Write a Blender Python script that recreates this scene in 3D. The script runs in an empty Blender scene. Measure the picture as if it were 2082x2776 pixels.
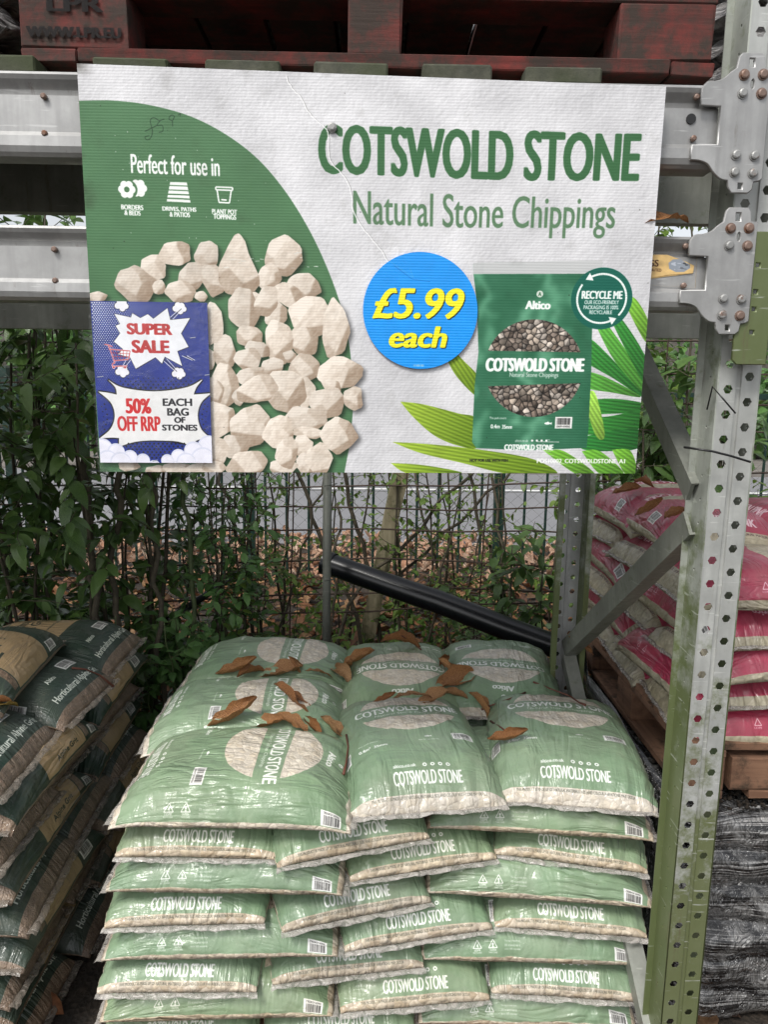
import bpy, math, random
import numpy as np
from mathutils import Vector, Matrix, Euler

random.seed(7); RNG = np.random.default_rng(7)
scene = bpy.context.scene
COL = scene.collection

# ------------------------------------------------------------------ camera, world, sun, exposure
CAMH = 1.65
FPX, CX, CY = 2005.0, 1041.0, 1388.0
def _basis(yaw, pit, rol):
    F = np.array([math.sin(yaw)*math.cos(pit), math.cos(yaw)*math.cos(pit), -math.sin(pit)])
    r = np.array([math.cos(yaw), -math.sin(yaw), 0.]); u = np.cross(r, F)
    c, s = math.cos(rol), math.sin(rol)
    return r*c+u*s, u*c-r*s, F
B_R, B_U, B_F = _basis(math.radians(1.0), math.radians(9.75), math.radians(0.8))
C0 = np.array([0, 0, CAMH])
cam_data = bpy.data.cameras.new('camera'); cam = bpy.data.objects.new('camera', cam_data); COL.objects.link(cam)
cam_data.sensor_fit = 'VERTICAL'; cam_data.sensor_height = 24; cam_data.lens = FPX/2776*24
cam_data.clip_start = 0.05; cam_data.clip_end = 300
M = Matrix.Identity(4)
for i in range(3):
    M[i][0] = B_R[i]; M[i][1] = B_U[i]; M[i][2] = -B_F[i]; M[i][3] = C0[i]
cam.matrix_world = M
scene.camera = cam

SUN_EL, SUN_AZ = math.radians(52), math.radians(215)     # sun behind the camera, to its left
world = bpy.data.worlds.new('World'); scene.world = world; world.use_nodes = True
wn = world.node_tree; wn.nodes.clear()
sky = wn.nodes.new('ShaderNodeTexSky'); sky.sky_type = 'NISHITA'; sky.sun_disc = False
sky.sun_elevation = SUN_EL; sky.sun_rotation = SUN_AZ; sky.air_density = 1.0; sky.dust_density = 3.0
hsv = wn.nodes.new('ShaderNodeHueSaturation'); hsv.inputs['Saturation'].default_value = 0.22
bg = wn.nodes.new('ShaderNodeBackground'); bg.inputs['Strength'].default_value = 0.15
wo = wn.nodes.new('ShaderNodeOutputWorld')
wn.links.new(sky.outputs[0], hsv.inputs['Color']); wn.links.new(hsv.outputs[0], bg.inputs['Color'])
wn.links.new(bg.outputs[0], wo.inputs['Surface'])
sd = bpy.data.lights.new('sun', 'SUN'); sd.energy = 2.0; sd.angle = math.radians(14); sd.color = (1, .97, .92)
sun = bpy.data.objects.new('sun', sd); COL.objects.link(sun)
_d = Vector((math.sin(SUN_AZ)*math.cos(SUN_EL), math.cos(SUN_AZ)*math.cos(SUN_EL), math.sin(SUN_EL)))
sun.rotation_euler = _d.to_track_quat('Z', 'Y').to_euler()
scene.view_settings.view_transform = 'Standard'; scene.view_settings.look = 'None'
scene.view_settings.gamma = 1; scene.view_settings.use_curve_mapping = False
scene.view_settings.exposure = 0.40
scene.render.engine = 'CYCLES'
scene.cycles.max_bounces = 6; scene.cycles.transparent_max_bounces = 8

# ------------------------------------------------------------------ measuring the photograph
def ray(x, y):
    x *= 1.255; y *= 1.255
    return B_F + B_R*(x-CX)/FPX - B_U*(y-CY)/FPX
def at(x, y, Y):
    r = ray(x, y); return Vector(C0 + r*(Y/r[1]))
def atz(x, y, z):
    r = ray(x, y); return Vector(C0 + r*((z-CAMH)/r[2]))

# ------------------------------------------------------------------ object helpers
def tag(o, label=None, cat=None, group=None, kind=None):
    if label: o['label'] = label
    if cat: o['category'] = cat
    if group: o['group'] = group
    if kind: o['kind'] = kind
    return o
def link(o, parent=None):
    COL.objects.link(o)
    if parent is not None: o.parent = parent
    return o
def empty(name, loc=(0, 0, 0), rz=0.0, label=None, cat=None, group=None):
    o = bpy.data.objects.new(name, None); o.location = loc; o.rotation_euler = (0, 0, rz)
    o.empty_display_size = .05
    link(o); return tag(o, label, cat, group)
def obj(name, mesh, mat=None, parent=None, loc=(0, 0, 0), rot=(0, 0, 0), **kw):
    o = bpy.data.objects.new(name, mesh)
    if mat is not None and len(mesh.materials) == 0: mesh.materials.append(mat)
    o.location = loc; o.rotation_euler = rot
    link(o, parent); return tag(o, **kw) if kw else o
def mesh_np(name, V, F, smooth=False, uv=None, loop_uv=None):
    """V (n,3); F list of tuples or an array (m,k) of equal-size faces"""
    me = bpy.data.meshes.new(name)
    if isinstance(F, np.ndarray):
        m, k = F.shape
        me.vertices.add(len(V)); me.vertices.foreach_set('co', np.ascontiguousarray(V, dtype=np.float32).ravel())
        me.loops.add(m*k); me.loops.foreach_set('vertex_index', F.astype(np.int32).ravel())
        me.polygons.add(m); me.polygons.foreach_set('loop_start', np.arange(0, m*k, k, dtype=np.int32))
        me.update(calc_edges=True); me.validate()
    else:
        me.from_pydata([tuple(v) for v in V], [], [tuple(f) for f in F]); me.update()
    if smooth: me.polygons.foreach_set('use_smooth', [True]*len(me.polygons))
    if uv is not None:
        l = me.uv_layers.new(name='UVMap')
        vi = np.empty(len(me.loops), dtype=np.int32); me.loops.foreach_get('vertex_index', vi)
        l.data.foreach_set('uv', np.asarray(uv, dtype=np.float32)[vi].ravel())
    me.update(); return me
class MB:
    """collects boxes and tubes into one mesh"""
    def __init__(s): s.V = []; s.F = []
    def box(s, x0, x1, y0, y1, z0, z1, jit=0, M=None, bev=0.0):
        b = len(s.V)
        if bev > 0:
            bx = min(bev, (x1-x0)*.3); by = min(bev, (y1-y0)*.3); bz = min(bev, (z1-z0)*.3)
            P = []
            for (cx_, sx) in ((x0, 1), (x1, -1)):
                for (cy_, sy) in ((y0, 1), (y1, -1)):
                    for (cz_, sz) in ((z0, 1), (z1, -1)):
                        P += [(cx_, cy_+sy*by, cz_+sz*bz), (cx_+sx*bx, cy_, cz_+sz*bz), (cx_+sx*bx, cy_+sy*by, cz_)]
            s.V += [Vector(p)+Vector((random.uniform(-jit, jit), random.uniform(-jit, jit), random.uniform(-jit, jit))) for p in P]
            c = lambda i, j, k, a: b+((i*2+j)*2+k)*3+a
            F = []
            F += [(c(0,0,0,0), c(0,0,1,0), c(0,1,1,0), c(0,1,0,0)), (c(1,0,0,0), c(1,1,0,0), c(1,1,1,0), c(1,0,1,0)),
                  (c(0,0,0,1), c(1,0,0,1), c(1,0,1,1), c(0,0,1,1)), (c(0,1,0,1), c(0,1,1,1), c(1,1,1,1), c(1,1,0,1)),
                  (c(0,0,0,2), c(0,1,0,2), c(1,1,0,2), c(1,0,0,2)), (c(0,0,1,2), c(1,0,1,2), c(1,1,1,2), c(0,1,1,2))]
            for j in (0,1):
                for k in (0,1):
                    F.append((c(0,j,k,1), c(0,j,k,2), c(1,j,k,2), c(1,j,k,1)))
                    F.append((c(j,0,k,0), c(j,0,k,2), c(j,1,k,2), c(j,1,k,0)))
                    F.append((c(j,k,0,0), c(j,k,0,1), c(j,k,1,1), c(j,k,1,0)))
            for i in (0,1):
                for j in (0,1):
                    for k in (0,1): F.append((c(i,j,k,0), c(i,j,k,1), c(i,j,k,2)))
            s.F += F
        else:
            s.V += [Vector((x, y, z)) for x in (x0, x1) for y in (y0, y1) for z in (z0, z1)]
            s.F += [tuple(b+i for i in f) for f in ((0,1,3,2),(4,6,7,5),(0,4,5,1),(2,3,7,6),(0,2,6,4),(1,5,7,3))]
        if M is not None:
            for i in range(b, len(s.V)): s.V[i] = M @ s.V[i]
        return s
    def tube(s, pts, r, n=6, cap=True):
        pts = [Vector(p) for p in pts]; m = len(pts)
        rs = r if isinstance(r, (list, tuple)) else [r]*m
        b = len(s.V); prev = None
        for i, p in enumerate(pts):
            d = (pts[min(i+1, m-1)]-pts[max(i-1, 0)]).normalized()
            if prev is None:
                a = d.orthogonal().normalized()
            else:
                a = (prev - d*prev.dot(d)); a = a.normalized() if a.length > 1e-6 else d.orthogonal().normalized()
            prev = a; c = d.cross(a)
            for k in range(n):
                t = 2*math.pi*k/n; s.V.append(p+(a*math.cos(t)+c*math.sin(t))*rs[i])
        for i in range(m-1):
            for k in range(n):
                s.F.append((b+i*n+k, b+i*n+(k+1) % n, b+(i+1)*n+(k+1) % n, b+(i+1)*n+k))
        if cap:
            s.F.append(tuple(b+k for k in reversed(range(n)))); s.F.append(tuple(b+(m-1)*n+k for k in range(n)))
        return s
    def mesh(s, name, smooth=False):
        me = bpy.data.meshes.new(name); me.from_pydata([tuple(v) for v in s.V], [], s.F)
        import bmesh
        bm = bmesh.new(); bm.from_mesh(me); bmesh.ops.recalc_face_normals(bm, faces=bm.faces); bm.to_mesh(me); bm.free()
        if smooth: me.polygons.foreach_set('use_smooth', [True]*len(me.polygons))
        return me
def box_obj(name, dims, mat, parent=None, loc=(0,0,0), rot=(0,0,0), bev=.002, jit=0, **kw):
    a, b_, c = dims
    return obj(name, MB().box(-a/2, a/2, -b_/2, b_/2, -c/2, c/2, bev=bev, jit=jit).mesh(name), mat, parent, loc, rot, **kw)
def bar_between(name, p, q, prof, mat, parent=None, up=Vector((0,0,1))):
    """open or closed profile [(a,b)...] swept from p to q"""
    p = Vector(p); q = Vector(q); d = (q-p).normalized(); a = d.cross(up).normalized(); c = a.cross(d)
    V = [p+a*u+c*v for u, v in prof]+[q+a*u+c*v for u, v in prof]; n = len(prof)
    F = [(i, (i+1) % n, n+(i+1) % n, n+i) for i in range(n)]
    F += [tuple(reversed(range(n))), tuple(range(n, 2*n))]
    m = MB(); m.V = V; m.F = F
    return obj(name, m.mesh(name), mat, parent)
def plate(name, outlines, th, mat, parent=None, bev=0.0, M=None):
    """a 2D outline with holes (curve fill), given thickness; lies in local XZ facing -Y"""
    cu = bpy.data.curves.new('tmp', 'CURVE'); cu.dimensions = '2D'; cu.fill_mode = 'BOTH'
    cu.extrude = max(th/2-bev, 0.0001); cu.bevel_depth = bev; cu.bevel_resolution = 0
    for pts in outlines:
        sp = cu.splines.new('POLY'); sp.points.add(len(pts)-1); sp.use_cyclic_u = True
        for i, (x, z) in enumerate(pts): sp.points[i].co = (x, z, 0, 1)
    o = bpy.data.objects.new('tmp', cu); COL.objects.link(o)
    bpy.context.view_layer.update()
    me = bpy.data.meshes.new_from_object(o.evaluated_get(bpy.context.evaluated_depsgraph_get())); me.name = name
    bpy.data.objects.remove(o); bpy.data.curves.remove(cu)
    me.transform(Matrix.Rotation(math.pi/2, 4, 'X'))
    if M is not None: me.transform(M)
    me.materials.clear()
    return obj(name, me, mat, parent)
def circ(x, z, r, n=12, ph=0): return [(x+r*math.cos(2*math.pi*i/n+ph), z+r*math.sin(2*math.pi*i/n+ph)) for i in range(n)]

# ------------------------------------------------------------------ print shop: vector shapes and lettering rasterised for flat prints
def edges_of(poly):
    p = np.asarray(poly, float); return np.hstack([p, np.roll(p, -1, 0)])
_fc = {}
def text_edges(body, shear=0.0):
    k = (body, shear)
    if k in _fc: return _fc[k]
    cu = bpy.data.curves.new('t', 'FONT'); cu.body = body; cu.resolution_u = 4; cu.shear = shear; cu.fill_mode = 'NONE'
    o = bpy.data.objects.new('t', cu); COL.objects.link(o); bpy.context.view_layer.update()
    me = bpy.data.meshes.new_from_object(o.evaluated_get(bpy.context.evaluated_depsgraph_get()))
    v = np.array([tuple(q.co) for q in me.vertices])[:, :2]
    e = np.array([tuple(q.vertices) for q in me.edges])
    E_ = np.hstack([v[e[:, 0]], v[e[:, 1]]])
    bpy.data.objects.remove(o); bpy.data.curves.remove(cu); bpy.data.meshes.remove(me)
    lo = v.min(0); hi = v.max(0); E_ = (E_-np.tile(lo, 2))/np.tile(hi-lo, 2)
    E_[:, [1, 3]] = 1-E_[:, [1, 3]]
    _fc[k] = E_; return E_
def coverage(E_, W, H, ss=3):
    x0 = int(max(0, math.floor(E_[:, [0, 2]].min()))); x1 = int(min(W, math.ceil(E_[:, [0, 2]].max())+1))
    y0 = int(max(0, math.floor(E_[:, [1, 3]].min()))); y1 = int(min(H, math.ceil(E_[:, [1, 3]].max())+1))
    if x1 <= x0 or y1 <= y0: return None
    cov = np.zeros((y1-y0, x1-x0), np.float32); ix = np.arange(x0, x1)
    ya, yb = E_[:, 1], E_[:, 3]; lo = np.minimum(ya, yb); hi = np.maximum(ya, yb)
    for j in range((y1-y0)*ss):
        y = y0+(j+.5)/ss
        m = (lo <= y) & (hi > y)
        if not m.any(): continue
        e = E_[m]; xs = np.sort(e[:, 0]+(y-e[:, 1])/(e[:, 3]-e[:, 1])*(e[:, 2]-e[:, 0]))
        n = len(xs)//2*2
        for a, b in zip(xs[0:n:2], xs[1:n:2]):
            cov[j//ss] += np.clip(b-ix, 0, 1)-np.clip(a-ix, 0, 1)
    return x0, y0, np.clip(cov/ss, 0, 1)
def vnoise(h, w, cell, seed=0, octs=4):
    r = np.random.default_rng(seed); out = np.zeros((h, w), np.float32); amp = 1; tot = 0
    for o in range(octs):
        c = max(1.5, cell/2**o); gh, gw = int(h/c)+3, int(w/c)+3
        g = r.random((gh, gw)).astype(np.float32)
        y = np.arange(h)/c; x = np.arange(w)/c; yi = y.astype(int); xi = x.astype(int)
        fy = (y-yi)[:, None]; fx = (x-xi)[None]; fy = fy*fy*(3-2*fy); fx = fx*fx*(3-2*fx)
        a = g[yi][:, xi]; b = g[yi][:, xi+1]; c_ = g[yi+1][:, xi]; d = g[yi+1][:, xi+1]
        out += amp*((a*(1-fx)+b*fx)*(1-fy)+(c_*(1-fx)+d*fx)*fy); tot += amp; amp *= .5
    return out/tot
def pebbles(h, w, cell, seed, cols):
    """a printed picture of packed stone chips"""
    r = np.random.default_rng(seed); gh, gw = int(h/cell)+3, int(w/cell)+3
    jx = r.random((gh, gw)); jy = r.random((gh, gw)); cc = r.integers(0, len(cols), (gh, gw)); br = r.uniform(.65, 1.1, (gh, gw)); na = r.uniform(0, 6.3, (gh, gw))
    Y, X = np.mgrid[0:h, 0:w].astype(np.float32)
    gy = (Y/cell).astype(int)+1; gx = (X/cell).astype(int)+1
    b1 = np.full((h, w), 9e9, np.float32); b2 = b1.copy(); idx = np.zeros((h, w, 2), int); dx1 = np.zeros((h, w)); dy1 = np.zeros((h, w))
    for dy in (-1, 0, 1):
        for dx in (-1, 0, 1):
            qy, qx = np.clip(gy+dy, 0, gh-1), np.clip(gx+dx, 0, gw-1)
            px = (qx-1+jx[qy, qx])*cell-X; py = (qy-1+jy[qy, qx])*cell-Y
            d = np.sqrt(px*px+py*py); m = d < b1
            b2 = np.where(m, b1, np.minimum(b2, d)); b1 = np.where(m, d, b1)
            idx[..., 0] = np.where(m, qy, idx[..., 0]); idx[..., 1] = np.where(m, qx, idx[..., 1])
            dx1 = np.where(m, px, dx1); dy1 = np.where(m, py, dy1)
    e = np.clip((b2-b1)/cell*4, 0, 1)
    ang = na[idx[..., 0], idx[..., 1]]
    facet = 1+.28*np.sign(dx1*np.cos(ang)+dy1*np.sin(ang)+.12*cell)*.5
    lam = (dx1+dy1)/cell*.25
    col = np.array(cols)[cc[idx[..., 0], idx[..., 1]]]
    return np.clip(col*(br[idx[..., 0], idx[..., 1]]*facet+lam)[..., None]*(.25+.75*e[..., None]), 0, 1), e
def smooth_curve(P, n=8):
    out = []
    for i in range(len(P)-1):
        p0, p1, p2, p3 = (np.array(P[max(i-1, 0)]), np.array(P[i]), np.array(P[i+1]), np.array(P[min(i+2, len(P)-1)]))
        for k in range(n):
            t = k/n; out.append(tuple(.5*((2*p1)+(-p0+p2)*t+(2*p0-5*p1+4*p2-p3)*t*t+(-p0+3*p1-3*p2+p3)*t**3)))
    out.append(P[-1]); return out
def TP(pts): return [hs(*p) for p in pts]
class Canvas:
    def __init__(s, W, H, col=(1, 1, 1), a=1.0):
        s.W, s.H = W, H; s.px = np.zeros((H, W, 4), np.float32); s.px[..., :3] = col; s.px[..., 3] = a
    def paint(s, c, col, op=1.0, alpha=1.0):
        if c is None: return
        x0, y0, cov = c; h, w = cov.shape; reg = s.px[y0:y0+h, x0:x0+w]; k = (cov*op)[..., None]
        cc = np.asarray(col, np.float32)
        if cc.ndim == 3: cc = cc[y0:y0+h, x0:x0+w]
        reg[..., :3] = reg[..., :3]*(1-k)+cc*k
        reg[..., 3:] = reg[..., 3:]*(1-k)+alpha*k
    def poly(s, pts, col, op=1.0, alpha=1.0): s.paint(coverage(edges_of(pts), s.W, s.H), col, op, alpha)
    def ell(s, x, y, rx, ry, col, op=1.0, n=40, alpha=1.0): s.poly([(x+rx*math.cos(6.2832*i/n), y+ry*math.sin(6.2832*i/n)) for i in range(n)], col, op, alpha)
    def line(s, pts, w, col, op=1.0):
        for (a, b), (c, d) in zip(pts[:-1], pts[1:]):
            L = math.hypot(c-a, d-b) or 1; nx, ny = -(d-b)/L*w/2, (c-a)/L*w/2
            s.poly([(a+nx, b+ny), (c+nx, d+ny), (c-nx, d-ny), (a-nx, b-ny)], col, op)
    def text(s, body, x0, y0, x1, y1, col, bold=0.0, op=1.0, shear=0.0, rot=0, alpha=1.0):
        """ink box x0..x1, y0..y1 in pixels; rot 90 turns the word clockwise inside the box"""
        E_ = text_edges(body, shear).copy()
        if rot == 90: E_ = E_[:, [1, 0, 3, 2]]; E_[:, [0, 2]] = 1-E_[:, [0, 2]]
        if rot == 180: E_ = 1-E_
        if rot == 270: E_ = E_[:, [1, 0, 3, 2]]; E_[:, [1, 3]] = 1-E_[:, [1, 3]]
        b = bold
        E_[:, [0, 2]] = x0+b+E_[:, [0, 2]]*(x1-x0-2*b); E_[:, [1, 3]] = y0+b*.4+E_[:, [1, 3]]*(y1-y0-.8*b)
        if b > 0.3: E_ = E_+0
        c = coverage(E_, s.W, s.H)
        if c is None: return
        cx0, cy0, cov = c
        if b > 0.3:
            k = int(math.ceil(b)); pad = np.pad(cov, ((k, k), (k, k))); acc = pad.copy()
            N = 12
            for i in range(N):
                for rr in ((.5, 1) if b > 2 else (1,)):
                    dx = b*rr*math.cos(6.2832*i/N); dy = b*.4*rr*math.sin(6.2832*i/N)
                    fx, fy = math.floor(dx), math.floor(dy); ax, ay = dx-fx, dy-fy
                    sh = sum(wt*np.roll(np.roll(pad, fx+ix, 1), fy+iy, 0) for ix, iy, wt in ((0, 0, (1-ax)*(1-ay)), (1, 0, ax*(1-ay)), (0, 1, (1-ax)*ay), (1, 1, ax*ay)))
                    acc = np.maximum(acc, sh)
            X0, Y0 = cx0-k, cy0-k; sx, sy = max(0, -X0), max(0, -Y0)
            acc = acc[sy:sy+s.H-max(0, Y0), sx:sx+s.W-max(0, X0)]
            c = (max(0, X0), max(0, Y0), np.clip(acc, 0, 1))
        s.paint(c, col, op, alpha)
    def barcode(s, x0, y0, x1, y1, seed=1, vert=False, digits='5060914340062'):
        r = random.Random(seed); s.poly([(x0, y0), (x1, y0), (x1, y1), (x0, y1)], (.9, .9, .89))
        L = (y1-y0) if vert else (x1-x0); p = L*.1
        while p < L*.88:
            w = r.choice((1, 1, 2, 3))*L*.0085
            if vert: s.poly([(x0+(x1-x0)*.3, y0+p), (x1-(x1-x0)*.08, y0+p), (x1-(x1-x0)*.08, y0+p+w), (x0+(x1-x0)*.3, y0+p+w)], (.04, .04, .04))
            else: s.poly([(x0+p, y0+(y1-y0)*.1), (x0+p+w, y0+(y1-y0)*.1), (x0+p+w, y0+(y1-y0)*.68), (x0+p, y0+(y1-y0)*.68)], (.04, .04, .04))
            p += w+r.choice((1, 1, 2, 3))*L*.0085
        if vert: s.text(digits, x0+(x1-x0)*.08, y0+L*.1, x0+(x1-x0)*.25, y1-L*.1, (.05, .05, .05), rot=90)
        else: s.text(digits, x0+L*.1, y0+(y1-y0)*.74, x1-L*.1, y0+(y1-y0)*.92, (.05, .05, .05))
    def image(s, name):
        im = bpy.data.images.new(name, s.W, s.H, alpha=True)
        im.alpha_mode = 'CHANNEL_PACKED'
        im.pixels.foreach_set(np.ascontiguousarray(np.clip(s.px[::-1], 0, 1)).ravel()); im.update(); im.pack()
        return im
def homography(src, dst):
    A = []
    for (x, y), (u, v) in zip(src, dst):
        A.append([x, y, 1, 0, 0, 0, -u*x, -u*y, -u]); A.append([0, 0, 0, x, y, 1, -v*x, -v*y, -v])
    h = np.linalg.svd(np.array(A, float))[2][-1].reshape(3, 3)
    def f(x, y):
        p = h @ np.array([x, y, 1.0]); return p[0]/p[2], p[1]/p[2]
    return f

# ------------------------------------------------------------------ materials
class NT:
    def __init__(s, name):
        s.m = bpy.data.materials.new(name); s.m.use_nodes = True; s.t = s.m.node_tree; s.t.nodes.clear()
        s.out = s.t.nodes.new('ShaderNodeOutputMaterial')
    def n(s, typ, **kw):
        nd = s.t.nodes.new('ShaderNode'+typ)
        for k, v in kw.items():
            if k in ('noise_dimensions', 'feature', 'operation', 'blend_type', 'data_type', 'distance', 'attribute_name', 'object', 'wave_type', 'bands_direction', 'image', 'voronoi_dimensions', 'interpolation', 'extension') and not (k == 'distance' and not isinstance(v, str)):
                setattr(nd, k, v)
            else:
                i = nd.inputs[k] if k in nd.inputs else nd.inputs[k.replace('_', ' ')]
                if hasattr(v, 'is_output') or isinstance(v, bpy.types.NodeSocket): s.t.links.new(v, i)
                else: i.default_value = v
        return nd
    def coords(s, kind='Object', scale=(1, 1, 1), rnd=False):
        c = s.n('TexCoord').outputs[kind]
        if rnd:
            oi = s.n('ObjectInfo').outputs['Random']
            mul = s.n('VectorMath', operation='SCALE'); s.t.links.new(s.vec(7.3, 3.1, 5.7), mul.inputs[0]); s.t.links.new(oi, mul.inputs['Scale'])
            ad = s.n('VectorMath', operation='ADD'); s.t.links.new(c, ad.inputs[0]); s.t.links.new(mul.outputs[0], ad.inputs[1]); c = ad.outputs[0]
        mp = s.n('Mapping', Vector=c, Scale=scale); return mp.outputs[0]
    def vec(s, x, y, z):
        return s.n('CombineXYZ', X=x, Y=y, Z=z).outputs[0]
    def ramp(s, fac, stops):
        r = s.t.nodes.new('ShaderNodeValToRGB'); el = r.color_ramp.elements
        while len(el) < len(stops): el.new(.5)
        for e, (p, c) in zip(el, stops):
            e.position = p; e.color = (*c, 1) if len(c) == 3 else c
        s.t.links.new(fac, r.inputs[0]); return r.outputs[0]
    def mix(s, fac, a, b, bt='MIX'):
        m = s.n('Mix', data_type='RGBA', blend_type=bt)
        for i, v in ((0, fac), (6, a), (7, b)):
            if isinstance(v, bpy.types.NodeSocket): s.t.links.new(v, m.inputs[i])
            else: m.inputs[i].default_value = v if not isinstance(v, tuple) else ((*v, 1) if len(v) == 3 else v)
        return m.outputs[2]
    def math(s, op, a, b=0.0, c=None):
        m = s.n('Math', operation=op)
        for i, v in enumerate((a, b) if c is None else (a, b, c)):
            if isinstance(v, bpy.types.NodeSocket): s.t.links.new(v, m.inputs[i])
            else: m.inputs[i].default_value = v
        return m.outputs[0]
    def bump(s, h, st=.3, dist=.005, normal=None):
        b = s.n('Bump', Height=h, Strength=st); b.inputs['Distance'].default_value = dist
        if normal is not None: s.t.links.new(normal, b.inputs['Normal'])
        return b.outputs[0]
    def bsdf(s, **kw):
        p = s.t.nodes.new('ShaderNodeBsdfPrincipled')
        for k, v in kw.items():
            k = k.replace('_', ' ')
            if isinstance(v, bpy.types.NodeSocket): s.t.links.new(v, p.inputs[k])
            else: p.inputs[k].default_value = (*v, 1) if isinstance(v, tuple) and len(v) == 3 else v
        return p.outputs[0]
    def done(s, sh): s.t.links.new(sh, s.out.inputs['Surface']); return s.m
def S(r, g, b):                                     # sRGB 0..1 -> linear
    f = lambda c: c/12.92 if c <= .04045 else ((c+.055)/1.055)**2.4
    return (f(r), f(g), f(b))

def mat_metal(name, base=(.42, .43, .43), moss=0.0, rust=0.0, rough=.45, metal=.55, mossz=None, tint=(.10, .13, .02)):
    t = NT(name); c = t.coords('Object', rnd=True)
    n1 = t.n('TexNoise', Vector=c, Scale=9.0, Detail=6.0, Roughness=.65).outputs[0]
    st = t.n('TexNoise', Vector=t.coords('Object', (60, 60, 5), True), Scale=1.0, Detail=4.0).outputs[0]
    col = t.mix(t.ramp(n1, [(.3, (0, 0, 0)), (.7, (1, 1, 1))]), tuple(x*.72 for x in base), tuple(min(1, x*1.2) for x in base))
    col = t.mix(t.ramp(st, [(.45, (0, 0, 0)), (.75, (1, 1, 1))]), col, tuple(x*.8 for x in base))
    if rust > 0:
        nr = t.n('TexNoise', Vector=c, Scale=22.0, Detail=8.0, Roughness=.7).outputs[0]
        col = t.mix(t.ramp(nr, [(.62-.2*rust, (0, 0, 0)), (.70-.1*rust, (1, 1, 1))]), col, (.16, .065, .028))
    met = metal
    if moss > 0:
        geo = t.n('TexCoord').outputs['Object']; sx = t.n('SeparateXYZ', Vector=geo)
        nm = t.n('TexNoise', Vector=c, Scale=13.0, Detail=9.0, Roughness=.72).outputs[0]
        f = nm
        if mossz is not None:                      # algae climbs from the damp ground
            h = t.math('MULTIPLY', t.math('SUBTRACT', mossz, sx.outputs[2]), .5)
            f = t.math('ADD', nm, t.math('MAXIMUM', t.math('MINIMUM', h, .33), -.12))
        m = t.ramp(f, [(.66-.25*moss, (0, 0, 0)), (.80-.2*moss, (.85, .85, .85))])
        col = t.mix(m, col, tint)
    rn = t.n('TexNoise', Vector=t.coords('Object', (34, 34, 7), True), Scale=1.0, Detail=8.0, Roughness=.72).outputs[0]
    col = t.mix(t.ramp(rn, [(.60, (0, 0, 0)), (.74, (.7, .7, .7))]), col, (.12, .085, .055))
    sc2 = t.n('TexNoise', Vector=t.coords('Object', (9, 9, 90), True), Scale=1.5, Detail=3.0).outputs[0]
    col = t.mix(t.ramp(sc2, [(.66, (0, 0, 0)), (.70, (.5, .5, .5))]), col, tuple(min(1, x*1.5) for x in base))
    bmp = t.bump(n1, .15, .004)
    return t.done(t.bsdf(Base_Color=col, Roughness=rough, Metallic=met if moss <= 0 else metal*.7, Normal=bmp))
def mat_wood(name, a, b, dirt=(.03, .028, .02), amt=.5, axis='X', rough=.85, moss=None):
    t = NT(name); sc = {'X': (3, 45, 45), 'Y': (45, 3, 45), 'Z': (45, 45, 3)}[axis]
    g = t.n('TexNoise', Vector=t.coords('Object', sc, True), Scale=1.0, Detail=6.0, Roughness=.6).outputs[0]
    n2 = t.n('TexNoise', Vector=t.coords('Object', rnd=True), Scale=14.0, Detail=9.0, Roughness=.72).outputs[0]
    col = t.mix(t.ramp(g, [(.35, (0, 0, 0)), (.65, (1, 1, 1))]), a, b)
    col = t.mix(t.ramp(n2, [(.60-.25*amt, (0, 0, 0)), (.68-.1*amt, (1, 1, 1))]), col, dirt)
    if moss:
        n3 = t.n('TexNoise', Vector=t.coords('Object', rnd=True), Scale=7.0, Detail=7.0).outputs[0]
        col = t.mix(t.ramp(n3, [(.45, (0, 0, 0)), (.62, (1, 1, 1))]), col, moss)
    bmp = t.bump(g, .5, .004); bmp = t.bump(n2, .4, .004, bmp)
    return t.done(t.bsdf(Base_Color=col, Roughness=rough, Normal=bmp))
def mat_leaf(name, a, b, rough=.38, trans=.25, spec=.5):
    t = NT(name)
    r = t.n('NewGeometry').outputs['Random Per Island']; oi = t.n('ObjectInfo').outputs['Random']
    f = t.math('FRACT', t.math('ADD', r, oi))
    col = t.ramp(f, [(0, a), (1, b)])
    n = t.n('TexNoise', Vector=t.coords('Object', rnd=True), Scale=40.0, Detail=4.0).outputs[0]
    col = t.mix(t.ramp(n, [(.4, (0, 0, 0)), (.7, (.5, .5, .5))]), col, tuple(x*1.5 for x in b))
    p = t.bsdf(Base_Color=col, Roughness=rough, Specular_IOR_Level=spec, Normal=t.bump(n, .3, .003))
    tr = t.n('BsdfTranslucent'); t.t.links.new(col, tr.inputs[0])
    m = t.n('MixShader', Fac=trans); t.t.links.new(p, m.inputs[1]); t.t.links.new(tr.outputs[0], m.inputs[2])
    return t.done(m.outputs[0])
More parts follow.
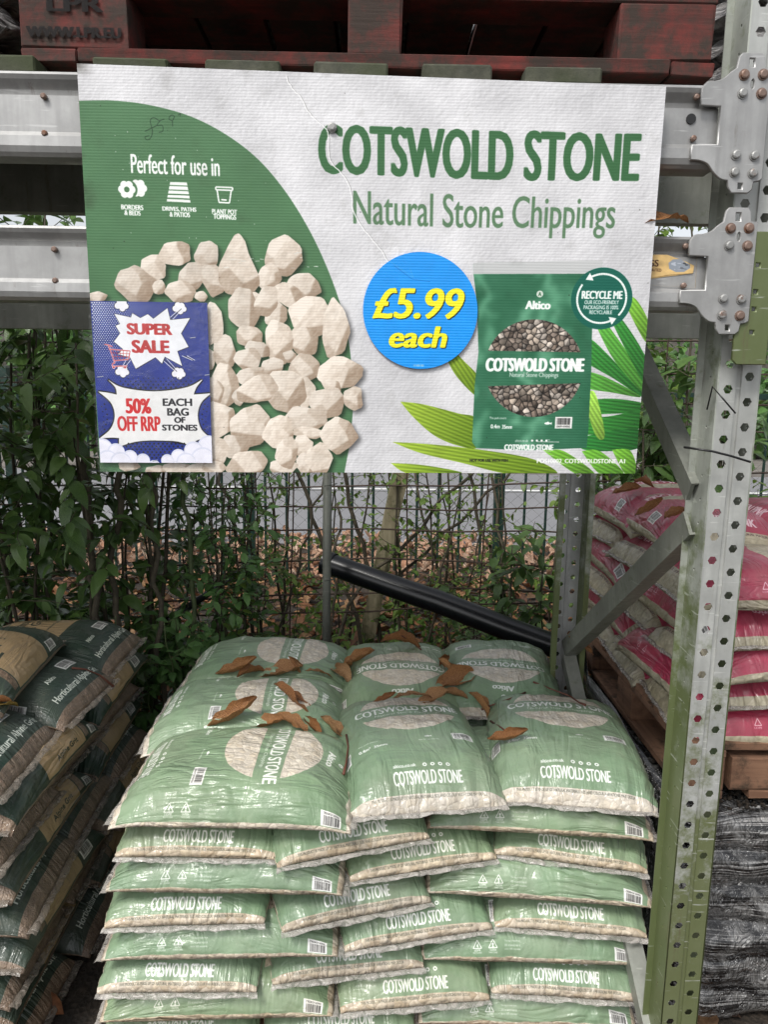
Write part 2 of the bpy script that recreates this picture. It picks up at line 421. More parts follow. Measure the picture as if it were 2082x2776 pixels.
def mat_dryleaf(name, cols, trans=.15):
    t = NT(name)
    r = t.n('NewGeometry').outputs['Random Per Island']; oi = t.n('ObjectInfo').outputs['Random']
    f = t.math('FRACT', t.math('ADD', r, oi))
    col = t.ramp(f, [(i/(len(cols)-1), c) for i, c in enumerate(cols)])
    n = t.n('TexNoise', Vector=t.coords('Object', (1, 1, 1), True), Scale=45.0, Detail=7.0, Roughness=.7).outputs[0]
    col = t.mix(t.ramp(n, [(.35, (1, 1, 1)), (.62, (0, 0, 0))]), col, t.mix(1.0, col, (.45, .36, .28), 'MULTIPLY'))
    v = t.n('TexWave', Vector=t.coords('UV', (1, 1, 1)), Scale=3.4, Distortion=.6).outputs['Fac']
    nb = t.bump(v, .5, .004); nb = t.bump(n, .5, .003, nb)
    p = t.bsdf(Base_Color=col, Roughness=.55, Normal=nb)
    tr = t.n('BsdfTranslucent'); t.t.links.new(col, tr.inputs[0])
    m = t.n('MixShader', Fac=trans); t.t.links.new(p, m.inputs[1]); t.t.links.new(tr.outputs[0], m.inputs[2])
    return t.done(m.outputs[0])
def mat_plain(name, col, rough=.6, metal=0.0, noise=.15, scale=20.0, bump=.1):
    t = NT(name); n = t.n('TexNoise', Vector=t.coords('Object', rnd=True), Scale=scale, Detail=6.0).outputs[0]
    c = t.mix(t.ramp(n, [(.3, (0, 0, 0)), (.7, (1, 1, 1))]), tuple(x*(1-noise) for x in col), tuple(min(1, x*(1+noise)) for x in col))
    return t.done(t.bsdf(Base_Color=c, Roughness=rough, Metallic=metal, Normal=t.bump(n, bump, .004)))
def mat_film(name, im, stone_cols, cell=42.0, gloss=.24, wr=.55, dirt=0.0, milk=.45, milkc=(.66, .61, .56)):
    """printed polythene over stone: ink where the print's alpha is 1, stones seen through clear film elsewhere"""
    t = NT(name); uv = t.n('TexCoord').outputs['UV']
    ti = t.n('TexImage', Vector=uv, image=im, interpolation='Cubic', extension='EXTEND')
    oc = t.coords('Object', rnd=True)
    vo = t.n('TexVoronoi', Vector=oc, Scale=cell, Randomness=1.0)
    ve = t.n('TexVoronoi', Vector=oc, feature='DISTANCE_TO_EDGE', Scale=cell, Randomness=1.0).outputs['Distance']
    rc = t.n('SeparateColor', Color=vo.outputs['Color']).outputs[0]
    nz = t.n('TexNoise', Vector=oc, Scale=90.0, Detail=5.0).outputs[0]
    stone = t.ramp(rc, [(i/(len(stone_cols)-1), c) for i, c in enumerate(stone_cols)])
    stone = t.mix(t.ramp(nz, [(.35, (0, 0, 0)), (.7, (.7, .7, .7))]), stone, tuple(x*.62 for x in stone_cols[0]))
    stone = t.mix(t.ramp(ve, [(.0, (.5, .5, .5)), (.06, (0, 0, 0))]), stone, tuple(x*.55 for x in stone_cols[0]))  # gaps between stones darkened: crevice shade painted into the colour
    cl = t.n('TexNoise', Vector=t.coords('Object', rnd=True), Scale=6.0, Detail=5.0).outputs[0]
    stone = t.mix(t.ramp(cl, [(.25, (milk*.6,)*3), (.75, (min(1, milk*1.4),)*3)]), stone, milkc)   # film gone milky
    ink = ti.outputs['Color']
    fade = t.n('TexNoise', Vector=oc, Scale=5.0, Detail=7.0, Roughness=.65).outputs[0]
    ink = t.mix(t.ramp(fade, [(.35, (0, 0, 0)), (.75, (.16, .16, .16))]), ink, tuple(.5*x+.2 for x in stone_cols[-1]))
    if dirt > 0:
        dn = t.n('TexNoise', Vector=oc, Scale=11.0, Detail=9.0, Roughness=.75).outputs[0]
        ink = t.mix(t.ramp(dn, [(.62-.12*dirt, (0, 0, 0)), (.72-.1*dirt, (.8, .8, .8))]), ink, (.20, .16, .11))
    col = t.mix(ti.outputs['Alpha'], stone, ink)
    orr = t.n('ObjectInfo').outputs['Random']; col = t.mix(1.0, col, t.ramp(orr, [(0, (.86, .87, .88)), (.5, (1, 1, 1)), (1, (1, .97, .90))]), 'MULTIPLY')
    sp_ = t.n('TexVoronoi', Vector=oc, Scale=38.0, Randomness=1.0); sc_ = t.n('SeparateColor', Color=sp_.outputs['Color']).outputs[1]
    spk = t.math('LESS_THAN', sp_.outputs['Distance'], t.math('MULTIPLY', t.math('MAXIMUM', t.math('SUBTRACT', sc_, .55), 0.0), .14))
    col = t.mix(t.math('MULTIPLY', spk, .75), col, (.05, .035, .02))
    gd = t.n('TexNoise', Vector=oc, Scale=3.2, Detail=8.0, Roughness=.7).outputs[0]
    col = t.mix(t.ramp(gd, [(.52, (0, 0, 0)), (.78, (.34, .34, .34))]), col, (.28, .25, .19))
    # relief: stones pressing through, creases drawn towards the seals, fine crinkle, droplets
    hv = t.math('MULTIPLY', t.math('MINIMUM', ve, .25), t.math('SUBTRACT', 1.25, ti.outputs['Alpha']))
    b = t.bump(hv, .42, .008)
    w1 = t.n('TexNoise', Vector=t.coords('UV', (13, 3.2, 1), True), Scale=1.0, Detail=2.2, Roughness=.45, Distortion=1.1).outputs[0]
    w1 = t.math('ABSOLUTE', t.math('SUBTRACT', w1, .5))
    msk = t.ramp(t.n('TexNoise', Vector=t.coords('UV', (2.2, 2.6, 1), True), Scale=1.3, Detail=2.0).outputs[0], [(.40, (.12, .12, .12)), (.64, (1, 1, 1))])
    w1 = t.math('MULTIPLY', w1, msk)
    b = t.bump(w1, wr, .045, b)
    w2 = t.n('TexNoise', Vector=t.coords('UV', (3.2, 11, 1), True), Scale=1.0, Detail=2.0, Distortion=1.4).outputs[0]
    w2 = t.math('ABSOLUTE', t.math('SUBTRACT', w2, .5))
    w2 = t.math('MULTIPLY', w2, t.math('SUBTRACT', 1.1, msk))
    b = t.bump(w2, wr*.5, .03, b)
    w3 = t.n('TexNoise', Vector=oc, Scale=30.0, Detail=3.0).outputs[0]
    b = t.bump(w3, .12, .006, b)
    dv = t.n('TexVoronoi', Vector=oc, Scale=230.0).outputs['Distance']
    b = t.bump(t.math('MAXIMUM', t.math('SUBTRACT', .32, dv), 0.0), .35, .004, b)
    p = t.bsdf(Base_Color=col, Roughness=.5, Specular_IOR_Level=.4, Coat_Weight=.55, Coat_Roughness=gloss*.8, Coat_Normal=b, Normal=b)
    return t.done(p)
def mat_clear(name, col=(.75, .74, .72), op=.4):
    t = NT(name); oc = t.coords('Object', rnd=True)
    n = t.n('TexNoise', Vector=t.coords('Object', (70, 70, 70), True), Scale=.6, Detail=4.0, Distortion=1.0).outputs[0]
    p = t.bsdf(Base_Color=col, Roughness=.22, Specular_IOR_Level=.8, Normal=t.bump(n, 1.0, .01))
    tr = t.n('BsdfTransparent'); m = t.n('MixShader'); t.t.links.new(t.ramp(n, [(.35, (op*.5,)*3), (.7, (min(1, op*1.7),)*3)]), m.inputs[0])
    t.t.links.new(tr.outputs[0], m.inputs[1]); t.t.links.new(p, m.inputs[2]); return t.done(m.outputs[0])

M_GALV = mat_metal('galvanised_steel', base=(.50, .51, .51), metal=.45)
M_GALVB = mat_metal('galvanised_beam', base=(.36, .36, .355), metal=.4, rough=.42)
M_POST = mat_metal('galvanised_post_algae', base=(.45, .46, .44), moss=.5, mossz=1.05, metal=.4, tint=(.11, .135, .03))
M_POSTSIDE = mat_metal('galvanised_side_algae', base=(.38, .40, .36), moss=.95, mossz=1.3, metal=.3, tint=(.085, .115, .018))
M_BRACE = mat_metal('brace_steel', base=(.24, .25, .22), moss=.35, metal=.4, tint=(.07, .09, .03))
M_RUSTB = mat_metal('rusty_bolt', base=(.22, .15, .12), rust=.35, metal=.3)
M_BOLT = mat_metal('zinc_bolt', base=(.34, .34, .33), rust=.25, metal=.5)
M_RED = mat_wood('red_pallet_wood', (.10, .016, .013), (.19, .026, .02), dirt=(.035, .022, .016), amt=1.0)
M_SLAT = mat_wood('mossy_board', (.045, .048, .034), (.085, .085, .06), moss=(.04, .05, .02), axis='Y')
M_BROWN = mat_wood('brown_pallet_wood', (.17, .085, .05), (.27, .15, .09), dirt=(.06, .04, .025), amt=.4)
M_BROWNY = mat_wood('brown_pallet_wood_deep', (.15, .08, .05), (.25, .14, .085), dirt=(.05, .035, .025), amt=.4, axis='Y')
M_STAKE = mat_wood('old_stake_wood', (.20, .17, .10), (.34, .30, .20), dirt=(.10, .11, .05), amt=.35, axis='Z')
M_GREENPAINT = mat_plain('green_fence_paint', (.008, .030, .022), .4)
M_RUSTROD = mat_plain('rusted_rod', (.055, .035, .025), .8, noise=.4, scale=60)
M_WIRE = mat_plain('dull_wire', (.09, .095, .08), .6, .3)
M_BLACKPIPE = mat_plain('black_pipe_plastic', (.006, .007, .009), .28, noise=.3, scale=4)
M_BLACK = mat_plain('black_plastic', (.012, .012, .012), .35)
M_STEM = mat_plain('bark_stem', (.062, .052, .034), .85, noise=.4, scale=40, bump=.5)
M_STEMG = mat_plain('green_stem', (.06, .085, .03), .7, noise=.3, scale=40)
M_LEAF_DK = mat_leaf('laurel_leaf', (.035, .080, .022), (.11, .19, .05), rough=.28)
M_LEAF_MD = mat_leaf('shrub_leaf', (.045, .115, .03), (.11, .22, .06), rough=.38)
M_LEAF_LT = mat_leaf('privet_leaf', (.06, .13, .02), (.17, .26, .05), rough=.45, trans=.4)
M_DRY = mat_dryleaf('dry_chestnut_leaf', [(.30, .125, .045), (.48, .25, .10), (.36, .16, .055), (.56, .35, .18)])
M_LITTER = mat_dryleaf('litter_leaf', [(.10, .045, .025), (.36, .17, .07), (.18, .08, .035), (.50, .30, .14), (.08, .045, .028), (.30, .12, .045)])
M_LITTER2 = mat_dryleaf('pale_litter_leaf', [(.48, .29, .19), (.66, .47, .34), (.58, .31, .19), (.76, .60, .47)])
M_TWIG = mat_plain('twig', (.11, .035, .02), .6)
M_CLEAR = mat_clear('clear_film', (.50, .47, .43), .45)
M_CLEARD = mat_clear('clear_film_dusty', (.30, .26, .22), .4)

# ------------------------------------------------------------------ ground, leaf bank, road
def mat_ground():
    t = NT('dark_soil'); c = t.coords('Object')
    n = t.n('TexNoise', Vector=c, Scale=9.0, Detail=10.0, Roughness=.7).outputs[0]
    f = t.n('TexVoronoi', Vector=c, Scale=70.0).outputs['Distance']
    col = t.ramp(n, [(.3, (.012, .010, .008)), (.55, (.035, .026, .018)), (.8, (.07, .045, .028))])
    return t.done(t.bsdf(Base_Color=col, Roughness=.95, Normal=t.bump(f, .8, .01, t.bump(n, .8, .03))))
def mat_road():
    t = NT('asphalt'); c = t.coords('Object')
    n = t.n('TexNoise', Vector=c, Scale=160.0, Detail=4.0).outputs[0]; n2 = t.n('TexNoise', Vector=c, Scale=1.2, Detail=5.0).outputs[0]
    col = t.mix(n2, (.13, .13, .14), (.20, .20, .21)); col = t.mix(t.ramp(n, [(.4, (0, 0, 0)), (.7, (.6, .6, .6))]), col, (.30, .30, .31))
    return t.done(t.bsdf(Base_Color=col, Roughness=.8, Normal=t.bump(n, .4, .004)))
def sheet(name, x0, x1, y0, y1, zf, mat, nx=40, ny=40, **kw):
    X, Y = np.meshgrid(np.linspace(x0, x1, nx), np.linspace(y0, y1, ny)); Z = zf(X, Y)
    V = np.stack([X, Y, Z], -1).reshape(-1, 3); i = (np.arange(ny-1)[:, None]*nx+np.arange(nx-1)[None]).ravel()
    return obj(name, mesh_np(name, V, np.stack([i, i+1, i+nx+1, i+nx], 1), smooth=True), mat, kind='structure', **kw)
def gz(X, Y):
    bank = np.clip((Y-2.7)/1.2, 0, 1); bank = bank*bank*(3-2*bank)*.16*np.clip((7.6-Y)/2.2, 0, 1)
    return bank + .012*np.sin(X*5+Y*3)*np.sin(Y*7-X*2)*np.clip((7.2-Y), 0, 1)*(Y > 2.6)
sheet('ground', -60, 60, -25, 90, lambda X, Y: X*0-.012, mat_ground(), 8, 8)
sheet('soil_bank', -7, 7, 2.5, 7.55, lambda X, Y: gz(X, Y)+.004, mat_ground(), 90, 70)
sheet('road', -60, 60, 7.55, 14.2, lambda X, Y: X*0, mat_road(), 4, 4)
def mat_white_line():
    t = NT('road_paint'); n = t.n('TexNoise', Vector=t.coords('Object'), Scale=30.0, Detail=6.0).outputs[0]
    return t.done(t.bsdf(Base_Color=t.ramp(n, [(.3, (.45, .45, .44)), (.5, (.78, .78, .76))]), Roughness=.7))
sheet('road_line', -60, 60, 11.72, 11.84, lambda X, Y: X*0+.004, mat_white_line(), 4, 2)
def mat_concrete():
    t = NT('paving_concrete'); n = t.n('TexNoise', Vector=t.coords('Object'), Scale=5.0, Detail=9.0, Roughness=.7).outputs[0]
    return t.done(t.bsdf(Base_Color=t.ramp(n, [(.3, (.10, .09, .08)), (.7, (.22, .20, .18))]), Roughness=.9, Normal=t.bump(n, .3, .004)))
sheet('pavement', -60, 60, 14.2, 16.5, lambda X, Y: X*0+.11, mat_concrete(), 4, 4)
MBk = MB().box(-60, 60, 14.05, 14.2, 0, .112)
obj('kerb', MBk.mesh('kerb'), bpy.data.materials['paving_concrete'], kind='structure')

# leaf shapes -----------------------------------------------------
def leaf_base(w=.5, fold=.18, droop=.25, seed=0, rows=5, ser=0.0):
    r = random.Random(seed); V = []; F = []; uv = []
    V.append((0, 0, 0)); uv.append((.5, 0))
    for i in range(1, rows):
        t = i/rows; hw = w*.5*math.sin(math.pi*t**.8)**.8*(1+ser*r.uniform(-1, 1)); z = -droop*t*t
        V += [(-hw, t, z+fold*hw*(1+r.uniform(-.3, .3))), (0, t, z), (hw, t, z+fold*hw*(1+r.uniform(-.3, .3)))]; uv += [(0, t), (.5, t), (1, t)]
    V.append((0, 1, -droop)); uv.append((.5, 1)); n = len(V)
    F += [(0, 2, 1), (0, 3, 2)]
    for i in range(rows-2):
        b = 1+i*3; F += [(b, b+1, b+4), (b, b+4, b+3), (b+1, b+2, b+5), (b+1, b+5, b+4)]
    b = 1+(rows-2)*3; F += [(b, b+1, n-1), (b+1, b+2, n-1)]
    return np.array(V, float), np.array(F), np.array(uv)
def curled_leaf(seed, w=.36, rows=12, cols=6):
    """dry, curled leaf: a grid strip bent and twisted, serrated rim"""
    r = random.Random(seed); V = []; uv = []
    cu = r.uniform(.5, 2.0); tw = r.uniform(-1.3, 1.3); bend = r.uniform(-1.6, 1.6)
    for i in range(rows+1):
        t = i/rows; hw = w*.5*max(.03, math.sin(math.pi*min(1, t**.85))**.75)
        ang = bend*t; yc = (math.sin(ang)/bend if abs(bend) > .1 else t); zc = ((1-math.cos(ang))/bend if abs(bend) > .1 else 0)
        for j in range(cols+1):
            s = j/cols*2-1; x = s*hw*(1+(.10*((i % 2)*2-1) if abs(s) == 1 else 0))
            a = cu*s*(.6+.6*t); px = math.sin(a)*hw/max(cu, .3)*1.2; pz = (1-math.cos(a))*hw/max(cu, .3)*1.6 + .025*math.sin(t*18+abs(s)*5)*abs(s)
            c, sn = math.cos(tw*t), math.sin(tw*t)
            V.append((px*c-pz*sn+r.uniform(-.012, .012), yc+r.uniform(-.008, .008), zc+px*sn+pz*c+r.uniform(-.022, .022))); uv.append((abs(s)*.6+t*3, t*3))
    i = (np.arange(rows)[:, None]*(cols+1)+np.arange(cols)[None]).ravel()
    F = np.stack([i, i+1, i+cols+2, i+cols+1], 1)
    return np.array(V), F, np.array(uv)
def scatter_mesh(name, base, Ms):
    V0, F0, U0 = base; n = len(V0); N = len(Ms)
    R = np.stack([np.array(m)[:3, :3] for m in Ms]); T = np.stack([np.array(m)[:3, 3] for m in Ms])
    V = (np.einsum('nij,kj->nki', R, V0)+T[:, None]).reshape(-1, 3)
    F = (F0[None]+(np.arange(N)*n)[:, None, None]).reshape(-1, F0.shape[1])
    return mesh_np(name, V, F, smooth=True, uv=np.tile(U0, (N, 1)))
def TRS(loc, eul, s):
    return Matrix.Translation(loc) @ Euler(eul).to_matrix().to_4x4() @ Matrix.Diagonal((s, s, s, 1))
Ms = []
for k in range(9000):
    y = 2.6+(RNG.random()**1.35)*5.4; x = RNG.uniform(-1.1, 1.1)*(.55*y+.6)
    z = float(gz(np.array(x), np.array(y))) if y < 7.5 else .004
    Ms.append(TRS((x, y, z+.004+RNG.random()*.03*(1 if y < 7 else .3)), (RNG.uniform(-.7, .7), RNG.uniform(-.7, .7), RNG.uniform(0, 6.3)), RNG.uniform(.06, .15)))
near = [m for m in Ms if m[1][3] < 5.55]; far = [m for m in Ms if m[1][3] >= 5.55]
lb = curled_leaf(3, .5, 5, 2)
obj('leaf_litter', scatter_mesh('leaf_litter', lb, near), M_LITTER, kind='stuff', label='brown autumn leaf litter lying on the dark soil this side of the fence')
obj('pale_leaf_litter', scatter_mesh('pale_leaf_litter', curled_leaf(5, .55, 4, 2), far), M_LITTER2, kind='stuff', label='pale sunlit fallen leaves along the road edge beyond the fence')
Ms = []
for k in range(700):
    y = RNG.uniform(.9, 2.9); x = RNG.uniform(-2.2, 2.2)
    Ms.append(TRS((x, y, -.008+RNG.random()*.02), (RNG.uniform(-.5, .5), RNG.uniform(-.5, .5), RNG.uniform(0, 6.3)), RNG.uniform(.05, .12)))
obj('floor_leaf_litter', scatter_mesh('floor_leaf_litter', lb, Ms), M_LITTER, kind='stuff', label='dark damp leaves scattered on the ground between the stacks')

# ------------------------------------------------------------------ rack
YF, YR = 1.38, 2.20                 # front faces of the front and rear posts
XP0, XP1 = .641, .715               # front post, across
def hexpost(name, x, y, z0, z1, facing, mat_web, mat_side, ph=0.0, fine=True, label=None):
    """pierced C-section upright: web with two columns of hexagonal holes beside a pressed groove, two sides with small holes"""
    w, dpt, th, pitch = .074, .066, .003, .0465
    root = empty(name, (x, y, 0), 0 if facing > 0 else math.pi)
    H = z1-z0
    for sx, a, b, off in ((-1, -w/2, -.005, 0.0), (1, .005, w/2, pitch/2)):
        V = []; F = []; zc = z0+off+ph; xc_ = (a+b)/2-.002*sx
        def q(x0, x1, y0, y1):
            k = len(V)
            for yy in (-th/2, th/2): V.extend([(x0, yy, y0), (x1, yy, y0), (x1, yy, y1), (x0, yy, y1)])
            F.extend([(k, k+1, k+2, k+3), (k+7, k+6, k+5, k+4), (k, k+3, k+7, k+4), (k+1, k+5, k+6, k+2), (k, k+4, k+5, k+1), (k+3, k+2, k+6, k+7)])
        if zc > z0+.001: q(a, b, z0, zc)
        while zc+pitch < z1:
            k = len(V)
            for yy in (-th/2, th/2):
                V.extend([(a, yy, zc), (b, yy, zc), (b, yy, zc+pitch), (a, yy, zc+pitch)])
                V.extend([(x_, yy, z_) for x_, z_ in circ(xc_, zc+pitch/2, .0090, 6)])
            ring = [(3, 6, 5, 2), (2, 5, 4), (2, 4, 1), (1, 4, 9), (1, 9, 8, 0), (0, 8, 7), (0, 7, 3), (3, 7, 6)]
            for f in ring: F.append(tuple(k+i for i in reversed(f))); F.append(tuple(k+10+i for i in f))
            for i in range(6): F.append((k+4+i, k+4+(i+1) % 6, k+14+(i+1) % 6, k+14+i))
            F.extend([(k, k+3, k+13, k+10), (k+1, k+11, k+12, k+2)]); zc += pitch
        q(a, b, zc, z1)
        m_ = bpy.data.meshes.new('web_strip'); m_.from_pydata(V, [], F); m_.update()
        obj('web_strip', m_, mat_web, root)
    g = MB().box(-.0048, .0048, .0030, .0050, z0, z1)        # pressed groove, set back
    g.box(-.0060, -.0049, .0003, .005, z0, z1); g.box(.0049, .0060, .0003, .005, z0, z1)
    obj('web_groove', g.mesh('web_groove'), mat_web, root)
    for sx in (-1, 1):
        outs = [[(0, z0), (dpt, z0), (dpt, z1), (0, z1)]]; zc = z0+.045+ph
        while zc < z1-.02 and fine:
            outs.append(circ(dpt*.45, zc, .0032, 6)); zc += pitch
        Mx = Matrix.Translation((sx*(w/2+.0015), -.0015, 0)) @ Matrix.Rotation(math.pi/2, 4, 'Z')
        plate('post_side', outs, th, mat_side, root, M=Mx)
        l = MB().box(min(sx*w/2, sx*(w/2+.016)), max(sx*w/2, sx*(w/2+.016)), dpt-.004, dpt-.001, z0, z1)
        obj('side_lip', l.mesh('side_lip'), mat_side, root)
    f = MB().box(-w/2-.012, w/2+.012, -.015, dpt+.012, z0-.006 if z0 > .01 else 0, (z0 if z0 > .01 else .006))
    obj('foot_plate', f.mesh('foot_plate'), mat_side, root)
    return root
def brace(name, p, q, lab):
    pr = [(-.022, -.012), (.022, -.012), (.022, .014), (.018, .014), (.018, -.007), (-.018, -.007), (-.018, .014), (-.022, .014)]
    return bar_between('brace', p, q, [(a*1.15, b*1.5) for a, b in pr], M_BRACE, None, up=Vector((1, 0, .1)))
def upright_frame(xc, side_label, nearside):
    root = empty('rack_frame', (xc, YF, 0), 0, side_label, 'rack frame', 'upright frames of the rack')
    kids = []
    a = hexpost('front_post', xc, YF, 0, 3.0, 1, M_POST, M_POSTSIDE, fine=nearside)
    b = hexpost('rear_post', xc-.055, YR+.066, 0, 3.0, -1, M_GALV, M_POSTSIDE, ph=.012, fine=nearside)
    for k in (a, b):
        k.parent = root; k.location = k.location-root.location
    xb = xc-.040
    def loc(p): return Vector(p)-root.location
    nodes = [((xb-.006, YR+.03, .835), (xb+.004, YF+.05, 1.39)), ((xb+.004, YF+.05, 1.45), (xb-.006, YR+.02, 2.02)),
             ((xb-.006, YR+.03, .80), (xb+.004, YF+.05, .22)), ((xb-.006, YR+.02, 2.10), (xb+.004, YF+.05, 2.66))]
    for p, q in nodes:
        o = brace('brace', loc(p), loc(q), ''); o.parent = root
    return root
frame_r = upright_frame((XP0+XP1)/2, 'galvanised pierced upright frame with green algae, right of the green bag stack', True)
frame_l = upright_frame(-2.12, 'galvanised pierced upright frame at the far end of the beams, beyond the left stack', False)

ZU0, ZU1 = 2.024, 2.159             # upper beam
ZL0, ZL1 = 1.787, 1.914             # lower beam
def beam(y, z0, z1, x0, x1, face, mat, label, group, bolts=(), connector=True):
    H = z1-z0; s = face
    root = empty('rack_beam', (x1, y, z0), 0, label, 'rack beam', group)
    prof = [(.05, 1), (.012, 1), (.004, .985), (.001, .95), (.004, .90), (.014, .80), (.016, .735), (.008, .725), (.008, .30), (.006, .285), (.001, .24), (.000, .12), (.003, .05), (.010, .008), (.02, 0), (.05, 0)]
    n = len(prof); V = []; F = []
    xs = np.linspace(x0-x1, 0, 26)
    for x in xs:
        for (a, b) in prof: V.append((x, s*(a-.03) , b*H))
    for i in range(len(xs)-1):
        for k in range(n):
            F.append((i*n+k, i*n+(k+1) % n, (i+1)*n+(k+1) % n, (i+1)*n+k))
    F += [tuple(reversed(range(n))), tuple(range((len(xs)-1)*n, len(xs)*n))]
    m = MB(); m.V = [Vector(v) for v in V]; m.F = F
    o = obj('beam_rail', m.mesh('beam_rail', smooth=False), mat, root)
    for (bx, bz, r) in bolts:
        bm_ = MB().tube([(0, -.024*1, 0), (0, -.0295, 0), (0, -.031, 0)], [r, r, r*.6], 10)
        obj('rivet', bm_.mesh('rivet'), M_RUSTB, root, (bx, 0, bz*H))
    if connector:
        # end plate: flares up and down from the rail, a tab above and below, slots and eight bolts
        w = .098; up = .040; dn = .018
        w = .074
        fl1 = smooth_curve([(-.040, H-.010), (-.032, H-.001), (-.018, H+.001), (-.004, H+.006), (.006, H+.015), (.016, H+.022)], 4)
        fl2 = smooth_curve([(.016, -.019), (.004, -.017), (-.008, -.008), (-.020, .006), (-.034, .012), (-.050, .013)], 4)
        out = [(-.040, H*.74)]+fl1+[(.019, H+.040), (.024, H+.045), (.056, H+.045), (.060, H+.040),
               (.062, H+.023), (w, H+.022), (w, -.016), (w-.004, -.019), (.060, -.021), (.058, -.034), (.052, -.039), (.024, -.039), (.018, -.030)]+fl2+[(-.050, H*.26), (-.006, H*.27), (-.006, H*.73)]
        sl = lambda x, z, a, b: [(x-a, z-b), (x+a, z-b), (x+a, z+b), (x-a, z+b)]
        holes = [sl(.040, H+.031, .0055, .008), [(.044+.004*math.cos(t), H-.002+.009*math.sin(t)) for t in np.linspace(0, 6.283, 10)[:-1]], sl(.038, -.029, .005, .006)]
        c = plate('beam_connector', [out]+holes, .006, mat, root, bev=.0015); c.location = (.004, -.0335, 0)
        for (bx, bz, mt) in ((.028, H+.0115, M_RUSTB), (.060, H+.0125, M_RUSTB), (.028, H-.017, M_BOLT), (.060, H-.017, M_RUSTB), (.026, .021, M_BOLT), (.058, .020, M_BOLT), (.026, -.007, M_BOLT), (.058, -.008, M_RUSTB if z0 < 1.9 else M_BOLT)):
            b_ = MB().tube([(0, 0, 0), (0, -.0015, 0)], .0092, 14).tube([(0, -.0015, 0), (0, -.005, 0), (0, -.006, 0)], [.0072, .0070, .0048], 12)
            obj('bolt', b_.mesh('bolt'), mt, c, (bx, -.003, bz))
    return root
XBR = .586
brU = [(at(1502, 238, 1.35).x-XBR, .845, .005), (at(1497, 303, 1.35).x-XBR, .36, .005), (at(95, 213, 1.35).x-XBR, .70, .005), (at(97, 283, 1.35).x-XBR, .27, .005)]
beam(1.374, ZU0, ZU1, -2.16, XBR, 1, M_GALVB, 'upper galvanised front beam of the rack under the mossy boards, partly behind the white sign', 'horizontal beams of the rack', brU)
hole = MB().tube([(0, -.0225, 0), (0, -.0243, 0)], .0085, 12)  # solid black disc on the face, stands for the shade inside a hole
obj('hole_dark_disc', hole.mesh('hole_dark_disc'), M_BLACK, COL.objects['rack_beam'], (at(1493, 270, 1.35).x-XBR, 0, .60*(ZU1-ZU0)))
brL = [(at(1479, 553, 1.35).x-XBR, .86, .005), (at(1475, 630, 1.35).x-XBR, .34, .005), (at(118, 541, 1.35).x-XBR, .68, .005), (at(120, 604, 1.35).x-XBR, .27, .005)]
lb_ = beam(1.374, ZL0, ZL1, -2.16, XBR, 1, M_GALVB, 'lower galvanised front beam of the rack carrying a torn beige load sticker', 'horizontal beams of the rack', brL)
beam(1.79, ZU0, ZU1, -2.16, 1.15, -1, M_BRACE, 'upper rear beam of the rack seen dark between the two front beams', 'horizontal beams of the rack', connector=False)
beam(2.08, ZL0, ZL1, -2.16, 1.15, -1, M_BRACE, 'lower rear beam of the rack seen dark under the lower front beam', 'horizontal beams of the rack', connector=False)
# load sticker on the lower beam
def card(name, quad, im, parent=None, th=.001, mat=None, rough=.5, bump=None, inv=None, nx=1, label=None, cat=None, extra=None, group=None):
    """a flat printed sheet with thickness; quad = TL, TR, BR, BL in world space"""
    q = [Vector(v) for v in quad]; nrm = (q[1]-q[0]).cross(q[3]-q[0]).normalized()
    if nrm.y > 0: nrm = -nrm
    back = -nrm*th; V = q+[v+back for v in q]
    me = bpy.data.meshes.new(name); me.from_pydata([tuple(v) for v in V], [], [(3, 2, 1, 0), (4, 5, 6, 7), (0, 1, 5, 4), (1, 2, 6, 5), (2, 3, 7, 6), (3, 0, 4, 7)])
    l = me.uv_layers.new(name='UVMap'); UV = [(0, 1), (1, 1), (1, 0), (0, 0)]
    for p in me.polygons:
        for li in p.loop_indices:
            vi = me.loops[li].vertex_index; l.data[li].uv = UV[vi % 4] if p.index < 2 else (.002, .5)
    c = sum(q, Vector())/4
    for v in me.vertices: v.co = v.co-c
    return obj(name, me, mat, parent, c, label=label, cat=cat, group=group)
def mat_print(name, im, rough=.5, rib=0.0, wr=0.0, coat=0.0, spec=.4, transp=False):
    t = NT(name); ti = t.n('TexImage', Vector=t.n('TexCoord').outputs['UV'], image=im, interpolation='Cubic', extension='EXTEND')
    oc = t.coords('Object'); n = t.n('TexNoise', Vector=oc, Scale=14.0, Detail=8.0, Roughness=.6).outputs[0]
    b = t.bump(n, wr, .01)
    if rib > 0:
        sz = t.n('SeparateXYZ', Vector=oc).outputs[2]
        rb = t.math('SINE', t.math('MULTIPLY', sz, 2*math.pi/.0046))
        b = t.bump(rb, rib, .0012, b)
    p = t.bsdf(Base_Color=ti.outputs['Color'], Roughness=rough, Specular_IOR_Level=spec, Coat_Weight=coat, Coat_Roughness=.08, Normal=b)
    if transp:
        tr = t.n('BsdfTransparent'); m = t.n('MixShader', Fac=ti.outputs['Alpha']); t.t.links.new(tr.outputs[0], m.inputs[1]); t.t.links.new(p, m.inputs[2]); p = m.outputs[0]
    return t.done(p)
cv = Canvas(384, 224, (.83, .70, .47))
nz = vnoise(224, 384, 40, 2)[..., None]; cv.px[..., :3] *= .82+.36*nz
cv.px[..., 3] = 0; cc_ = coverage(edges_of([(0, 14), (230, 10), (372, 78), (368, 128), (240, 150), (60, 205), (0, 208)]), 384, 224)
al = np.zeros((224, 384), np.float32); al[cc_[1]:cc_[1]+cc_[2].shape[0], cc_[0]:cc_[0]+cc_[2].shape[1]] = cc_[2]; cv.px[..., 3] = al
